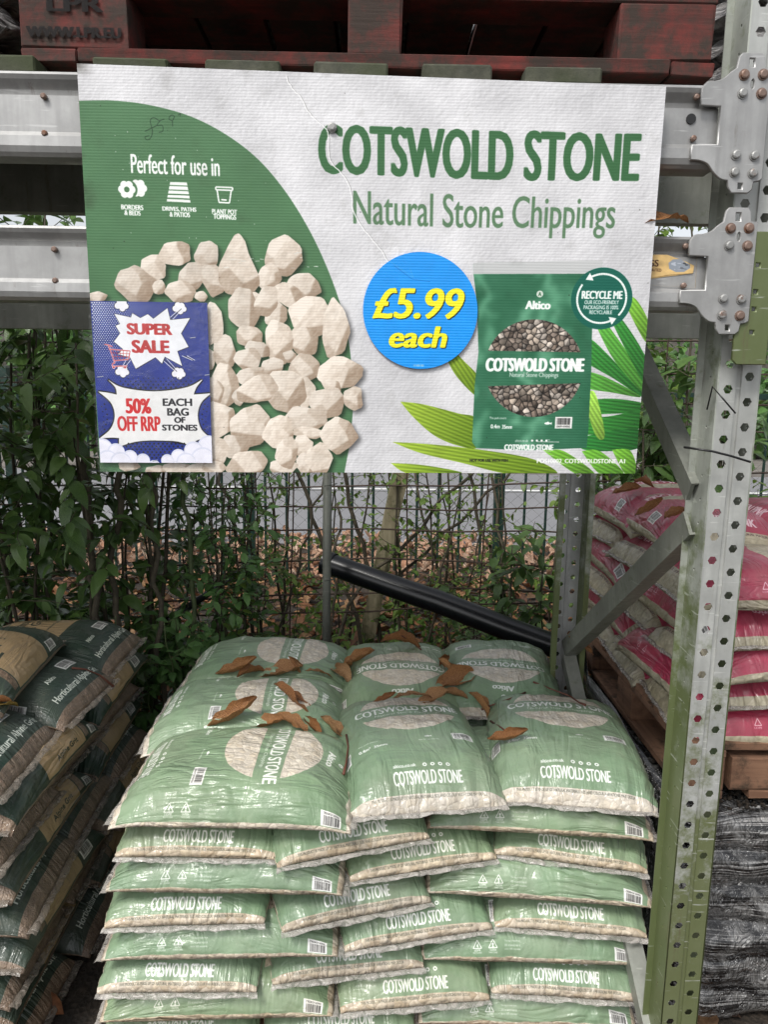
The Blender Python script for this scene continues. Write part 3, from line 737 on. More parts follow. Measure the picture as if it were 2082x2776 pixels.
cv.text('1000 KGS', 4, 48, 190, 98, (.30, .17, .10), 1.5); cv.text('UNIFORMLY DISTRIBUTED', 6, 112, 206, 132, (.30, .17, .10), .6); cv.text('PER LEVEL', 50, 146, 128, 164, (.30, .17, .10), .6)
cv.poly([(240, 70), (262, 44), (300, 40), (328, 62), (350, 74), (352, 96), (322, 124), (280, 128), (246, 110)], (.55, .58, .62))
for i in range(14): cv.ell(250+RNG.random()*90, 55+RNG.random()*65, 3+RNG.random()*9, 2+RNG.random()*6, tuple(np.array((.62, .64, .68))*RNG.uniform(.4, 1.2)))
q_ = [at(1345, 546, 1.350), at(1507, 548, 1.350), at(1503, 622, 1.350), at(1341, 612, 1.350)]
st_ = card('load_sticker', q_, None, mat=mat_print('load_sticker_print', cv.image('load_sticker'), .5, transp=True), th=.0008)
st_.parent = lb_; st_.location = st_.location-lb_.location

# mossy plate clipped to the right of the post, cable ties
hp = [circ(0, z, .007, 4, .78) for z in (.035, .075, .105, .150)]
pl_ = plate('end_plate', [[(-.030, -.012), (-.022, -.02), (.03, -.02), (.03, .205), (-.020, .205), (-.030, .197)]]+hp, .006, M_POSTSIDE, None, bev=.0015)
pl_.location = (at(1645, 640, 1.31).x+.006, 1.345, at(1642, 775, 1.31).z+.012); tag(pl_, 'mossy slotted steel end plate clipped beside the right hand post, next to the sticker beam', 'end plate')
for zc in (.035, .075, .150):
    pass
def wire_thing(name, pts, r, mat, label, cat, n=6):
    m = MB().tube(pts, r, n); return obj(name, m.mesh(name, True), mat, label=label, cat=cat)
wire_thing('cable_tie', [at(1478, 966, 1.365), at(1520, 972, 1.345), at(1540, 975, 1.340), at(1580, 985, 1.340), at(1622, 998, 1.342)], .0022, M_BLACK, 'black cable tie pulled round the perforated post just above the pink stack', 'cable tie')
wire_thing('cable_tie', [at(1528, 885, 1.37), at(1540, 835, 1.373), at(1560, 858, 1.345), at(1590, 893, 1.34)], .0015, M_BLACK, 'thin black tie tail poking out of a post hole below the beams', 'cable tie')

# shelf boards on the upper beams, then the red pallet
for k, (a, b) in enumerate(((-20, 78), (203, 363), (443, 606), (678, 838), (912, 1062), (1135, 1300))):
    xa, xb = at(a, 140, 1.37).x, at(b, 140, 1.37).x
    lab = ['mossy shelf board end at the top left, left of the white sign', 'mossy shelf board end above the top left corner of the sign', 'third mossy shelf board end from the left under the red pallet',
           'mossy shelf board end under the middle block of the red pallet', 'fifth mossy shelf board end from the left, above the crease in the sign', 'mossy shelf board end furthest right under the red pallet'][k]
    box_obj('shelf_board', (xb-xa, .98, .027), M_SLAT, None, ((xa+xb)/2, 1.362+.49, ZU1+.015), bev=.003, jit=.001, label=lab, cat='board', group='mossy boards laid across the upper beams')
LAYN = ['first', 'second', 'third', 'fourth', 'fifth', 'sixth', 'seventh']
for k in range(7):
    box_obj('shelf_board', (.15, .98, .027), M_SLAT, None, (-.80-.175*k, 1.362+.49, ZU1+.015), bev=.003, label=f"mossy shelf board left of the red pallet, {LAYN[k]} past the picture's left edge", cat='board', group='mossy boards laid across the upper beams')
zb = ZU1+.029
pal = empty('red_pallet', (0, 1.39, zb), 0, 'worn red painted wooden block pallet sitting above the sign', 'pallet')
PX0, PX1 = -.612, .592
for (xa, xb_, m_) in ((PX0, -.515, M_RED), (-.513, .512, M_RED), (.515, PX1, M_RED)):
    box_obj('board', (xb_-xa-.002, .095, .022), M_RED, pal, ((xa+xb_)/2, .052 if xa < -.6 or xa > .5 else .045, .013), bev=.002, jit=.0015)
for x in (PX0+.05, 0, PX1-.05): box_obj('board', (.095, .78, .022), M_RED, pal, (x, .52, .013), bev=.002)
box_obj('board', (1.19, .095, .022), M_RED, pal, (0, .95, .013), bev=.002)
for i, (xa, xb_) in enumerate(((at(45, 80, 1.4).x, at(280, 80, 1.4).x), (at(750, 80, 1.4).x, at(868, 80, 1.4).x), (at(1338, 80, 1.4).x, at(1541, 80, 1.4).x))):
    for j in range(3):
        b_ = box_obj('block', (xb_-xa, .10, .092), M_RED, pal, ((xa+xb_)/2, .055+.42*j, .0245+.046), bev=.003, jit=.002)
        if j == 0 and i == 0:
            cv = Canvas(256, 128, (.05, .025, .02), 0)
            cv.text('LPR', 70, 2, 190, 44, (.05, .03, .03), 3, op=.8); cv.text('WWW.LPR.EU', 24, 84, 226, 112, (.05, .02, .02), 2.2, op=.85)
            card('stencil', [Vector((-.10, -.0535, .036)), Vector((.105, -.0535, .036)), Vector((.105, -.0535, -.040)), Vector((-.10, -.0535, -.040))], None, b_, th=.0005, mat=mat_print('stencil_print', cv.image('stencil'), .8, transp=True))
for j in range(3): box_obj('board', (1.2, .095, .022), M_RED, pal, (-.01, .055+.42*j, .128), bev=.002, jit=.001)
for k in range(9): box_obj('board', (.125, .98, .020), M_RED, pal, (PX0+.07+k*.133, .49, .150), bev=.002, jit=.001)

# ------------------------------------------------------------------ the sign
QS = [at(165, 137, 1.336), at(1440, 187, 1.322), at(1373, 1023, 1.318), at(215, 1019, 1.330)]
TW, TH = 1664, 1152
hs = homography([(165, 137), (1440, 187), (1373, 1023), (215, 1019)], [(0, 0), (TW, 0), (TW, TH), (0, TH)])
def v3(x, y): return (200+x/1.9727)/1.255, (620+y/1.9727)/1.255
sg = Canvas(TW, TH, (.80, .80, .81))
nz = vnoise(TH, TW, 9, 11, 3); nl = vnoise(TH, TW, 120, 12, 5)
gx = np.roll(nz, 1, 1)-np.roll(nz, -1, 1)+np.roll(nz, 1, 0)-np.roll(nz, -1, 0)
sg.px[..., :3] += (gx*.16+(nl-.5)*.17)[..., None]
GREEN = np.array((.30, .455, .315)); gcol = np.broadcast_to(GREEN, (TH, TW, 3))*(1+((nl-.5)*.12)[..., None])
# green quarter disc
arc = [(160, 219), (245, 218), (330, 228), (420, 252), (500, 292), (570, 345), (630, 415), (680, 495), (718, 575), (745, 650), (762, 720), (771, 790), (775, 870), (768, 960), (755, 1030), (205, 1030)]
ac = smooth_curve(arc[:-2], 6)+[(755, 1032), (205, 1032)]
sg.poly(TP(ac), gcol)
def blur(a, k):
    for ax in (0, 1):
        c = np.cumsum(np.concatenate([np.repeat(np.take(a, [0], ax), k, ax), a, np.repeat(np.take(a, [-1], ax), k, ax)], ax), ax)
        n = a.shape[ax]; a = (np.take(c, np.arange(2*k, n+2*k), ax)-np.take(c, np.arange(0, n), ax))/(2*k)
    return a
STN = [(430,210,72,64,20),(568,130,88,72,-30),(725,138,64,76,10),(335,300,108,98,15),(640,250,68,76,25),(766,270,62,86,-15),(1150,145,102,98,0),(470,315,35,34,-20),(580,340,76,62,10),(695,362,32,30,0),
(1070,250,62,74,0),(1250,290,80,68,0),(1175,345,78,64,0),(905,190,98,145,0),(985,365,40,34,0),(930,430,92,112,-10),(1110,440,66,80,0),(1050,378,58,78,30),(1285,455,102,106,0),(1425,530,76,150,0),(960,560,74,56,0),(1250,595,74,80,-15),(1118,590,74,112,0),
(1000,630,75,40,10),(825,655,54,98,-5),(945,682,72,62,10),(760,500,56,98,0),(1085,722,60,52,0),(1178,672,35,30,0),(1255,730,76,74,0),(1455,760,114,84,5),(970,780,76,54,0),(738,690,36,60,0),(820,835,76,108,0),(1270,865,60,82,10),(1160,862,100,116,0),(900,895,32,50,0),(1010,850,108,70,-20),(1410,832,62,40,20),
(1385,930,96,84,0),(762,870,50,72,0),(1525,905,50,70,0),(800,1020,82,98,10),(1265,1010,128,66,5),(1276,1086,76,30,5),(965,1050,104,108,0),(1125,1085,76,102,0),(1445,1100,90,90,0),(885,1168,82,66,0),(780,1185,70,80,0),(1250,1158,54,56,0),(1280,1255,60,60,0),(1345,1232,70,84,0),(955,1255,108,70,-10),(1148,1275,82,48,0),(1168,1195,58,76,0),
(300,1268,60,30,0),(445,1290,60,26,0),(560,1282,84,34,0),(695,1285,75,34,0),(775,1275,60,34,0),(120,372,52,26,0),(640,600,60,60,0),(660,800,60,70,0),(690,1100,60,70,0)]
shadow = np.zeros((TH, TW), np.float32); polys = []
rs = random.Random(5)
for i, (x, y, rx, ry, ro) in enumerate(STN):
    n = rs.randint(6, 8); ph = rs.random(); pts = []; rx *= 1.17; ry *= 1.17
    if i == 13: base = [(0, -1), (.28, -.8), (.5, -.3), (.95, .3), (1, .6), (.7, .85), (.1, 1), (-.6, .9), (-1, .5), (-.95, 0), (-.5, -.6), (-.2, -.95)]
    else: base = [(math.cos(6.2832*(k+ph+rs.uniform(-.22, .22))/n)*rs.uniform(.78, 1.14), math.sin(6.2832*(k+ph+rs.uniform(-.2, .2))/n)*rs.uniform(.80, 1.12)) for k in range(n)]
    c, s_ = math.cos(math.radians(ro)), math.sin(math.radians(ro))
    for a, b in base: pts.append(v3(x+(a*rx*c-b*ry*s_), y+(a*rx*s_+b*ry*c)))
    P = [q_ for k in range(len(pts)) for q_ in [tuple(np.array(pts[k])*(1-t)+np.array(pts[(k+1) % len(pts)])*t) for t in (.12, .5, .88)]]; P = TP(P)
    P = [(a+rs.uniform(-1, 1), b+rs.uniform(-1, 1)) for a, b in P]; polys.append(P)
    cvv = coverage(edges_of([(a+9, b+10) for a, b in P]), TW, TH, 1)
    if cvv: x0, y0, k_ = cvv; h_, w_ = k_.shape; shadow[y0:y0+h_, x0:x0+w_] = np.maximum(shadow[y0:y0+h_, x0:x0+w_], k_)
sh_ = blur(blur(shadow, 7), 7); sg.px[..., :3] *= (1-.55*sh_)[..., None]
gn = vnoise(TH, TW, 14, 21, 4); gg = (np.roll(gn, 2, 1)-np.roll(gn, -2, 1)+np.roll(gn, 2, 0)-np.roll(gn, -2, 0))
YY, XX = np.mgrid[0:TH, 0:TW].astype(np.float32)
for P in polys:
    P_ = np.array(P); cx_, cy_ = P_.mean(0); R_ = max(P_.ptp(0))/2 if hasattr(P_, 'ptp') else max(np.ptp(P_, axis=0))/2
    cvv = coverage(edges_of(P), TW, TH, 2)
    if not cvv: continue
    x0, y0, k_ = cvv; h_, w_ = k_.shape; X = (XX[y0:y0+h_, x0:x0+w_]-cx_)/R_; Yy = (YY[y0:y0+h_, x0:x0+w_]-cy_)/R_
    hgt = np.full(X.shape, .75); lam = np.full(X.shape, .0); lam += .86
    for f in range(5):
        th = rs.random()*6.28; sl = rs.uniform(.8, 1.8); o_ = rs.uniform(.25, .62)
        hp_ = .75-sl*((X*math.cos(th)+Yy*math.sin(th))-o_)
        nx_, ny_ = sl*math.cos(th), sl*math.sin(th); nn = math.sqrt(1+nx_*nx_+ny_*ny_)
        l_ = (.80-.42*nx_-.50*ny_)/nn*.98; l_ = max(.30, min(1.02, l_+.10))
        m = hp_ < hgt; hgt = np.where(m, hp_, hgt); lam = np.where(m, l_, lam)
    lam = blur(lam.astype(np.float32), 3) if min(lam.shape) > 10 else lam
    lam = lam*.80+.20*(.90-.34*X-.38*Yy)
    lam = lam+gg[y0:y0+h_, x0:x0+w_]*.30+(gn[y0:y0+h_, x0:x0+w_]-.5)*.20
    lam = lam-.10*np.clip((X*X+Yy*Yy)-.5, 0, 1)
    warm = rs.uniform(0, 1); lit = np.array((.90, .86, .81))*rs.uniform(.94, 1.03)*(1-.03*warm); dk = np.array((.50, .41, .325))
    cc_ = dk+(lit-dk)*np.clip(lam, 0, 1.03)[..., None]
    full = np.zeros((1, 1, 3)); reg = sg.px[y0:y0+h_, x0:x0+w_]; kk = k_[..., None]; reg[..., :3] = reg[..., :3]*(1-kk)+cc_*kk
# palm leaves bottom right
def frond(pts, col=(.42, .58, .12), tip=(.70, .82, .28), base=None, stripes=9):
    P = TP(smooth_curve(pts+[pts[0]], 6)[:-1]); c = coverage(edges_of(P), TW, TH, 2)
    if not c: return
    a = np.array(P[0]); b = np.array(hs(*base)) if base else np.array(P[len(P)//2]); d = (b-a)/np.linalg.norm(b-a); L = np.linalg.norm(b-a)
    u = ((XX-a[0])*d[0]+(YY-a[1])*d[1])/L; v = (-(XX-a[0])*d[1]+(YY-a[1])*d[0])
    st = .5+.5*np.sin(v*.55+u*3)*.7+.15*np.sin(v*1.7)
    col = np.array(col)*.80; C_ = col+(np.array(tip)-col)*(np.clip(1-u, 0, 1)*.75+.25*st)[..., None]; C_ *= (.82+.22*st)[..., None]
    sg.paint(c, C_)
frond([(877, 866), (925, 872), (1000, 892), (1040, 905), (1045, 965), (1000, 962), (950, 940), (905, 900)], base=(1060, 945))
frond([(860, 954), (950, 960), (1060, 973), (1160, 992), (1210, 1024), (1110, 1024), (1010, 1000), (920, 978)], base=(1210, 1020))
frond([(857, 1000), (930, 1005), (1010, 1022), (900, 1024)], base=(1010, 1020))
frond([(960, 722), (1010, 775), (1045, 815), (1045, 858), (1000, 815), (975, 770)], base=(1040, 850))
DKG = (.17, .42, .17); MDG = (.28, .52, .20)
for pts, c_ in (([(1345, 640), (1375, 648), (1402, 700), (1399, 742), (1380, 715)], (.40, .60, .20)),
    ([(1262, 735), (1290, 740), (1385, 845), (1386, 858), (1330, 820), (1262, 775)], DKG), ([(1290, 700), (1310, 695), (1392, 820), (1390, 850), (1330, 780)], MDG), ([(1322, 690), (1345, 690), (1398, 780), (1394, 830), (1360, 770)], DKG),
    ([(1262, 800), (1310, 815), (1385, 858), (1330, 850), (1262, 835)], MDG), ([(1262, 868), (1320, 862), (1388, 872), (1388, 890), (1320, 895), (1262, 893)], DKG), ([(1262, 905), (1320, 900), (1386, 890), (1385, 925), (1320, 935), (1262, 938)], DKG),
    ([(1262, 945), (1330, 930), (1384, 930), (1380, 968), (1320, 975), (1262, 970)], (.14, .38, .16)),
    ([(1180, 972), (1225, 975), (1290, 1024), (1250, 1024)], (.36, .56, .18)), ([(1262, 975), (1300, 975), (1350, 1024), (1300, 1024)], (.34, .55, .18)), ([(1325, 972), (1360, 972), (1374, 1000), (1374, 1024), (1352, 1024)], (.36, .56, .18)), ([(1265, 855), (1290, 850), (1310, 940), (1290, 940)], (.50, .66, .26))):
    frond(pts, c_, tuple(min(1, x*1.5) for x in c_))
# pictured bag
bagp = [(1032, 566), (1080, 563), (1200, 565), (1306, 566), (1300, 600), (1285, 660), (1282, 800), (1276, 930), (1272, 968), (1150, 973), (1040, 968), (1031, 955), (1036, 830), (1044, 760), (1040, 650), (1033, 590)]
BG = np.array((.19, .41, .30)); Ux = vnoise(TH, TW, 60, 31, 3); gl = blur((np.abs(np.sin(XX*.014+Ux*3))**14).astype(np.float32), 9)*.8
pbg = BG*(1+.0*XX)[..., None]+gl[..., None]*np.array((.22, .24, .22))*np.clip(1.2-np.abs(YY-TH*.55)/TH*.4, 0, 1)[..., None]+((Ux-.5)*.10)[..., None]
sg.poly(TP(bagp), pbg)
sg.poly(TP([(1032, 563), (1306, 563), (1303, 592), (1033, 588)]), (.74, .75, .75))
pb1, _ = pebbles(TH, TW, 17, 41, [(.52, .47, .43), (.62, .57, .52), (.45, .40, .36), (.70, .66, .62)])
cw = [(1161+104*math.cos(t), 795+106*math.sin(t)) for t in np.linspace(0, 2*math.pi, 60)[:-1]]
sg.poly(TP([p for p in cw if p[1] < 764]), pb1); sg.poly(TP([p for p in cw if p[1] > 826]), pb1)
def tx(body, xl, yl, xr, yr, h, col, bold=0, op=1.0, shear=0.0, cv=sg, H=hs, rot=0):
    (x0, ya), (x1, yb) = H(xl, yl), H(xr, yr); k = (H((xl+xr)/2, (yl+yr)/2+h/2)[1]-H((xl+xr)/2, (yl+yr)/2-h/2)[1]); ym = (ya+yb)/2
    cv.text(body, x0, ym-k/2, x1, ym+k/2, col, bold, op, shear, rot)
WH = (.93, .94, .93)
tx('COTSWOLD STONE', 1059, 787, 1268, 789, 30, WH, 3.2); tx('Natural Stone Chippings', 1110, 810, 1213, 812, 13, (.75, .82, .78), .5)
tx('Altico', 1143, 657, 1197, 659, 19, WH, 2.0)
cA = hs(1174, 634); sg.ell(*cA, 10, 10, (.8, .84, .8)); sg.text('A', cA[0]-5, cA[1]-6, cA[0]+5, cA[1]+6, (.25, .42, .3), 1)
tx('This pack covers:', 1068, 903, 1104, 904, 6, WH, .4); tx('0.4m', 1070, 921, 1090, 921, 9, WH, .8); tx('35mm', 1094, 922, 1116, 922, 9, WH, .8)
fx, fy = hs(1190, 915)
def fish(cv, x, y, s, col=(.93, .94, .93)):
    cv.ell(x, y, s, s*.42, col); cv.poly([(x+s*.8, y), (x+s*1.5, y-s*.5), (x+s*1.5, y+s*.5)], col); cv.poly([(x-s*.2, y-s*.3), (x+s*.3, y-s*.8), (x+s*.5, y-s*.2)], col)
fish(sg, fx, fy, 9)
a_, b_ = hs(1207, 901), hs(1241, 926); sg.barcode(a_[0], a_[1], b_[0], b_[1], 3)
tx('altico.co.uk', 1122, 952, 1150, 952, 6, WH, .3)
for k in range(4): sg.ell(*hs(1158+k*10, 952), 3.5, 3.5, WH)
tx('COTSWOLD STONE', 1099, 966, 1203, 967, 13, WH, 1.6)
tx('NOT FOR USE WITH FISH', 1026, 994, 1107, 995, 6, (.1, .1, .1), .7); tx('POS10002_COTSWOLDSTONE_A1', 1168, 996, 1352, 998, 11, (.93, .94, .93), .8)
# recycle roundel
rc = hs(1304, 646); rr = abs(hs(1368, 646)[0]-rc[0]); TEAL = (.09, .37, .31)
sg.ell(*rc, rr, rr*1.01, TEAL, n=80)
for a0, a1 in ((-2.05, .75), (1.15, 3.75)):
    P = [(rc[0]+rr*.80*math.cos(a0+(a1-a0)*t/30), rc[1]+rr*.80*math.sin(a0+(a1-a0)*t/30)) for t in range(31)]; sg.line(P, 6, WH)
    hd = P[0] if a0 < 0 else P[0]; tt = a0; ux, uy = math.sin(tt), -math.cos(tt)
    if True: sg.poly([(hd[0]+ux*20, hd[1]+uy*20), (hd[0]+uy*13, hd[1]-ux*13), (hd[0]-uy*13, hd[1]+ux*13)], WH)
tx('RECYCLE ME', 1262, 637, 1348, 639, 18, WH, 1.6); tx('OUR ECO-FRIENDLY', 1268, 653, 1340, 655, 8.5, WH, .5); tx('PACKAGING IS 100%', 1266, 664, 1339, 666, 8.5, WH, .5); tx('RECYCLABLE', 1278, 675, 1326, 676, 8.5, WH, .5)
# headline
TG = (.225, .40, .25)
tx('COTSWOLD', 700, 321, 1119, 333, 107, TG, 5.5); tx('STONE', 1141, 334, 1386, 339, 107, TG, 5.5)
tx('Natural Stone Chippings', 775, 458, 1333, 468, 93, (.36, .49, .37), 1.2)
tx('Perfect for use in', 286, 355, 484, 360, 42, WH, 1.0)
for b, xl, yl, xr, yr in (('BORDERS', 264, 449, 314, 450), ('& BEDS', 271, 461, 308, 462), ('DRIVES, PATHS', 356, 452, 432, 454), ('& PATIOS', 372, 463, 418, 465), ('PLANT POT', 466, 456, 522, 458), ('TOPPINGS', 469, 467, 520, 469)): tx(b, xl, yl, xr, yr, 11, WH, 1.0)
for (x, y) in ((303, 408), (277, 411)):
    c = hs(x, y)
    if x < 290: sg.ell(c[0]+3, c[1], 28, 27, GREEN)
    for k in range(6): sg.ell(c[0]+14*math.cos(k*1.047), c[1]+14*math.sin(k*1.047), 11, 11, WH)
    sg.ell(*c, 8, 8, GREEN if x < 290 else WH)
sg.poly(TP([(374, 394), (411, 395), (419, 438), (366, 436)]), WH)
for y, g_ in ((402, 3), (412, 3), (421, 4), (430, 4)): sg.line(TP([(360, y-1), (425, y+1)]), g_, GREEN)
for P in ([(475, 404), (512, 405), (512, 411), (475, 410), (475, 404)], [(478, 411), (482, 437), (505, 438), (509, 412)], [(487, 431), (499, 432)]): sg.line(TP(P), 4, WH)
# scribbled old price
DK = (.10, .20, .13)
for P in ([(350, 262), (338, 255), (330, 262), (335, 285), (330, 300), (322, 303), (318, 297), (328, 294)], [(318, 285), (345, 272)], [(352, 262), (345, 272), (357, 272), (358, 284), (349, 287)], [(350, 262), (362, 258)], [(368, 282), (369, 283)], [(380, 262), (372, 258), (376, 250), (384, 252), (380, 262), (380, 274)], [(392, 250), (398, 246), (396, 252)]):
    sg.line(TP(smooth_curve(P, 4) if len(P) > 2 else P), 2.2, DK, .75)
# scratches, grime, the crease
for i in range(36):
    x, y = RNG.uniform(480, 720), RNG.uniform(525, 580); L = RNG.uniform(1, 16)
    if RNG.random() < .55: sg.line(TP([(x, y), (x+L, y+RNG.uniform(-1, 1))]), RNG.uniform(.8, 2), (.85, .86, .84), .8)
for i in range(26): sg.ell(*hs(RNG.uniform(200, 1420), RNG.uniform(200, 1000)), RNG.uniform(.8, 2.2), RNG.uniform(.8, 1.8), (.12, .11, .09), .7)
for i in range(20): sg.ell(*hs(RNG.uniform(230, 700), RNG.uniform(280, 520)), RNG.uniform(.8, 1.8), RNG.uniform(.8, 1.6), (.85, .86, .84), .7)
for i in range(10): sg.line(TP([(RNG.uniform(1155, 1215), 950+i*4.2)]*1+[(RNG.uniform(1160, 1215), 951+i*4.2)]), RNG.uniform(1, 2.6), (.86, .87, .86), .75)
gr = np.clip(vnoise(TH, TW, 70, 51, 5)*2.2-.95, 0, 1)*np.clip(1-XX/60, 0, 1)+np.clip(vnoise(TH, TW, 50, 52, 5)*2.4-1.5, 0, 1)*.25
sg.px[..., :3] = sg.px[..., :3]*(1-gr*.6)[..., None]+np.array((.14, .13, .09))*(gr*.6)[..., None]
cr = [(632, 165), (640, 185), (662, 210), (678, 240), (700, 262), (716, 276), (722, 290), (724, 330), (728, 350), (755, 378), (770, 410), (775, 450), (800, 495), (830, 530), (850, 560)]
cr = smooth_curve(cr, 5); cr = [(x+RNG.uniform(-1.3, 1.3), y+RNG.uniform(-1.3, 1.3)) for x, y in cr]
sg.line(TP([(x+2.2, y+1) for x, y in cr]), 2.4, (.45, .45, .45), .55); sg.line(TP(cr), 2.6, (.95, .95, .95), .95)  # grey offset copy is the crease's shade, painted beside the white line
im_sign = sg.image('sign_print')
sign = card('shop_sign', QS, None, th=.006, mat=mat_print('sign_board', im_sign, .55, rib=.08, wr=.12, spec=.25), label='large white and green COTSWOLD STONE board hung from the rack beams', cat='sign')
sc_ = sign.location.copy()
rv = MB().tube([(0, 0, 0), (0, -.003, 0), (0, -.0045, 0)], [.0085, .0075, .005], 14).tube([(0, -.0045, 0), (0, -.006, 0)], .004, 8)
obj('bolt', rv.mesh('bolt'), M_BOLT, sign, at(717, 276, 1.327)-sc_)
for (x, y) in ((1385, 300), (245, 265)): pass
# price roundel, a vinyl disc stuck on the sign
pc = Canvas(512, 512, (.05, .56, .90))
nz = vnoise(512, 512, 60, 61, 4); pc.px[..., :3] *= (.96+.1*nz)[..., None]
hp2 = homography([(784, 544), (1032, 544), (1032, 801), (784, 801)], [(0, 0), (512, 0), (512, 512), (0, 512)])
for dx, dy, c_ in ((4, 4, (.05, .06, .05)), (3, 3, (.05, .06, .05)), (0, 0, (.93, .90, .13))):
    pc.text('£5.99', 40+dx, 155+dy, 454+dx, 290+dy, c_, 6, shear=.22); pc.text('each', 114+dx, 322+dy, 378+dx, 418+dy, c_, 6, shear=.22)
pc.text('11100183', 225, 492, 272, 501, (.8, .85, .85), .5)
pc.line([(210, 70), (225, 110), (120, 40)], 3, (.35, .62, .82), .5); pc.line([(140, 60), (220, 118), (300, 128)], 4, (.03, .36, .64), .35)
pm = mat_print('price_sticker_print', pc.image('price_sticker'), .3, rib=.12, wr=.10, spec=.5)
N = 72; cen = at(908, 672, 1.3205); xr = at(1032, 673, 1.3185)-cen; yu = at(908, 544, 1.3215)-cen
V = [cen+Vector((0, 0, 0))]+[cen+xr*math.cos(2*math.pi*i/N)+yu*math.sin(2*math.pi*i/N) for i in range(N)]
off = Vector((0, .0008, 0)); V2 = V+[v+off for v in V[1:]]
Fc = [tuple(reversed(range(1, N+1)))]+[(1+i, 1+(i+1) % N, N+1+(i+1) % N, N+1+i) for i in range(N)]
Vv = [v-cen for v in V2]; uv = [(.5, .5)]+[(.5+.5*math.cos(2*math.pi*i/N), .5+.5*math.sin(2*math.pi*i/N)) for i in range(N)]*2
me = mesh_np('price_sticker', Vv, Fc, uv=uv)
o = obj('price_sticker', me, pm, sign, cen-sc_, label='round blue price sticker lettered in yellow')

# ------------------------------------------------------------------ sale poster in its plastic sleeve
PQ = [(194, 650), (447, 654), (458, 1000), (216, 999)]
hp = homography(PQ, [(0, 0), (576, 0), (576, 784), (0, 784)])
BLUE = (.055, .16, .52); sp = Canvas(576, 784, BLUE)
nz = vnoise(784, 576, 90, 71, 4); sp.px[..., :3] *= (.9+.2*nz)[..., None]
def PV(pts): return [hp(*v3(x, y)) for x, y in pts]
for r_ in range(48):
    for c_ in range(36):
        x = 8+c_*12+(r_ % 2)*6; y = 8+r_*8.5; d = math.hypot(x, y*.8); s_ = 4.6-d*.0115
        if s_ > .4: sp.poly([(x-s_, y), (x, y-s_), (x+s_, y), (x, y+s_)], (.88, .90, .93))
def cloud(x, y, s):
    for k, (c_, g) in enumerate((((.04, .05, .12), 3), ((.93, .93, .96), 0))):
        for a, b, r in ((-.8, .1, .55), (-.3, -.5, .6), (.4, -.4, .6), (.8, .15, .5), (.1, .5, .6), (0, 0, .7)): sp.ell(x+a*s, y+b*s, r*s+g, r*s+g, c_)
for x, y in ((255, 410), (565, 425), (258, 765), (560, 775)): cloud(*hp(*v3(x, y)), 26)
for (a, b), (c_, d) in (((505, 495), (575, 428)), ((480, 695), (550, 765)), ((300, 690), (262, 745)), ((590, 680), (640, 705))):
    for o_ in (-14, 0, 14): sp.line(PV([(a+o_, b), (c_+o_*.5, d)]), 3, (.93, .93, .95) if o_ else (.04, .04, .08))
star = [(215, 455), (305, 475), (312, 452), (355, 478), (395, 457), (425, 482), (500, 425), (515, 488), (620, 478), (572, 560), (612, 632), (552, 655), (578, 735), (485, 685), (470, 722), (435, 688), (330, 750), (300, 690), (235, 672), (262, 645), (213, 605), (247, 560), (222, 520), (246, 510)]
st = PV(star); sp.poly([(a+3, b+3) for a, b in st], (.04, .04, .10)); sp.line(st+[st[0]], 4, (.04, .04, .10)); sp.poly(st, (.92, .93, .95))
RED = (.72, .10, .11)
def px_(b, x0, y0, x1, y1, col, bold=0):
    A, B = hp(*v3(x0, y0)), hp(*v3(x1, y1)); sp.text(b, A[0], A[1], B[0], B[1], col, bold)
px_('SUPER', 280, 505, 527, 570, RED, 5); px_('SALE', 306, 595, 512, 668, RED, 5.5)
cart = [[(162, 620), (180, 622), (190, 640), (218, 720), (205, 722), (205, 738), (285, 735)], [(185, 645), (300, 655), (292, 700), (212, 708)], [(180, 622), (205, 632)]]
for P in cart: sp.line(PV(P), 7, (.95, .85, .88)); sp.line(PV(P), 3.5, RED)
for k in range(1, 6): sp.line(PV([(188+k*19, 648+k*1.5), (208+k*14, 706-k)]), 2, RED)
for k in range(1, 3): sp.line(PV([(190+k*8, 645+k*20), (298-k*2, 655+k*15)]), 2, RED)
for x in (212, 272): c_ = hp(*v3(x, 742)); sp.ell(*c_, 8, 8, (.95, .8, .82)); sp.ell(*c_, 5, 5, RED)
for r_ in range(5):
    for c_ in range(18):
        x = 235+c_*27+(r_ % 2)*13; y = 800+r_*17
        if y > 800+((x-430)/200)**2*0-5 and 235 < x < 650: sp.ell(*hp(*v3(x, y)), 3+r_*1.0, 3+r_*1.0, (.03, .05, .16))
BK = (.035, .04, .07)
white = smooth_curve([(180, 808), (260, 850), (430, 870), (600, 850), (685, 808)], 6)+smooth_curve([(685, 812), (655, 850), (640, 888)], 4)+smooth_curve([(640, 888), (700, 884), (738, 880)], 3)+smooth_curve([(738, 880), (682, 930), (662, 1000), (682, 1075), (738, 1125)], 5)+smooth_curve([(738, 1130), (690, 1124), (650, 1136)], 4)+smooth_curve([(660, 1180), (560, 1140), (430, 1135), (320, 1145), (240, 1175)], 5)+smooth_curve([(240, 1120), (200, 1118), (140, 1122)], 4)+smooth_curve([(140, 1118), (195, 1070), (217, 1000), (195, 930), (128, 872)], 5)+smooth_curve([(128, 872), (180, 878), (228, 888)], 4)+smooth_curve([(228, 888), (220, 850), (180, 808)], 4)
Wp = PV(white); sp.line(Wp+[Wp[0]], 13, BK); sp.poly(Wp, (.92, .92, .92))
for sx, xs_ in ((1, (150, 176)), (-1, (712, 690))):
    for k in range(6): sp.ell(*hp(*v3(xs_[0]+sx*(30-abs(k-2.5)*7), 940+k*27)), 4, 4, BK); sp.ell(*hp(*v3(xs_[0]+sx*(10-abs(k-2.5)*5), 953+k*27)), 3, 3, BK)
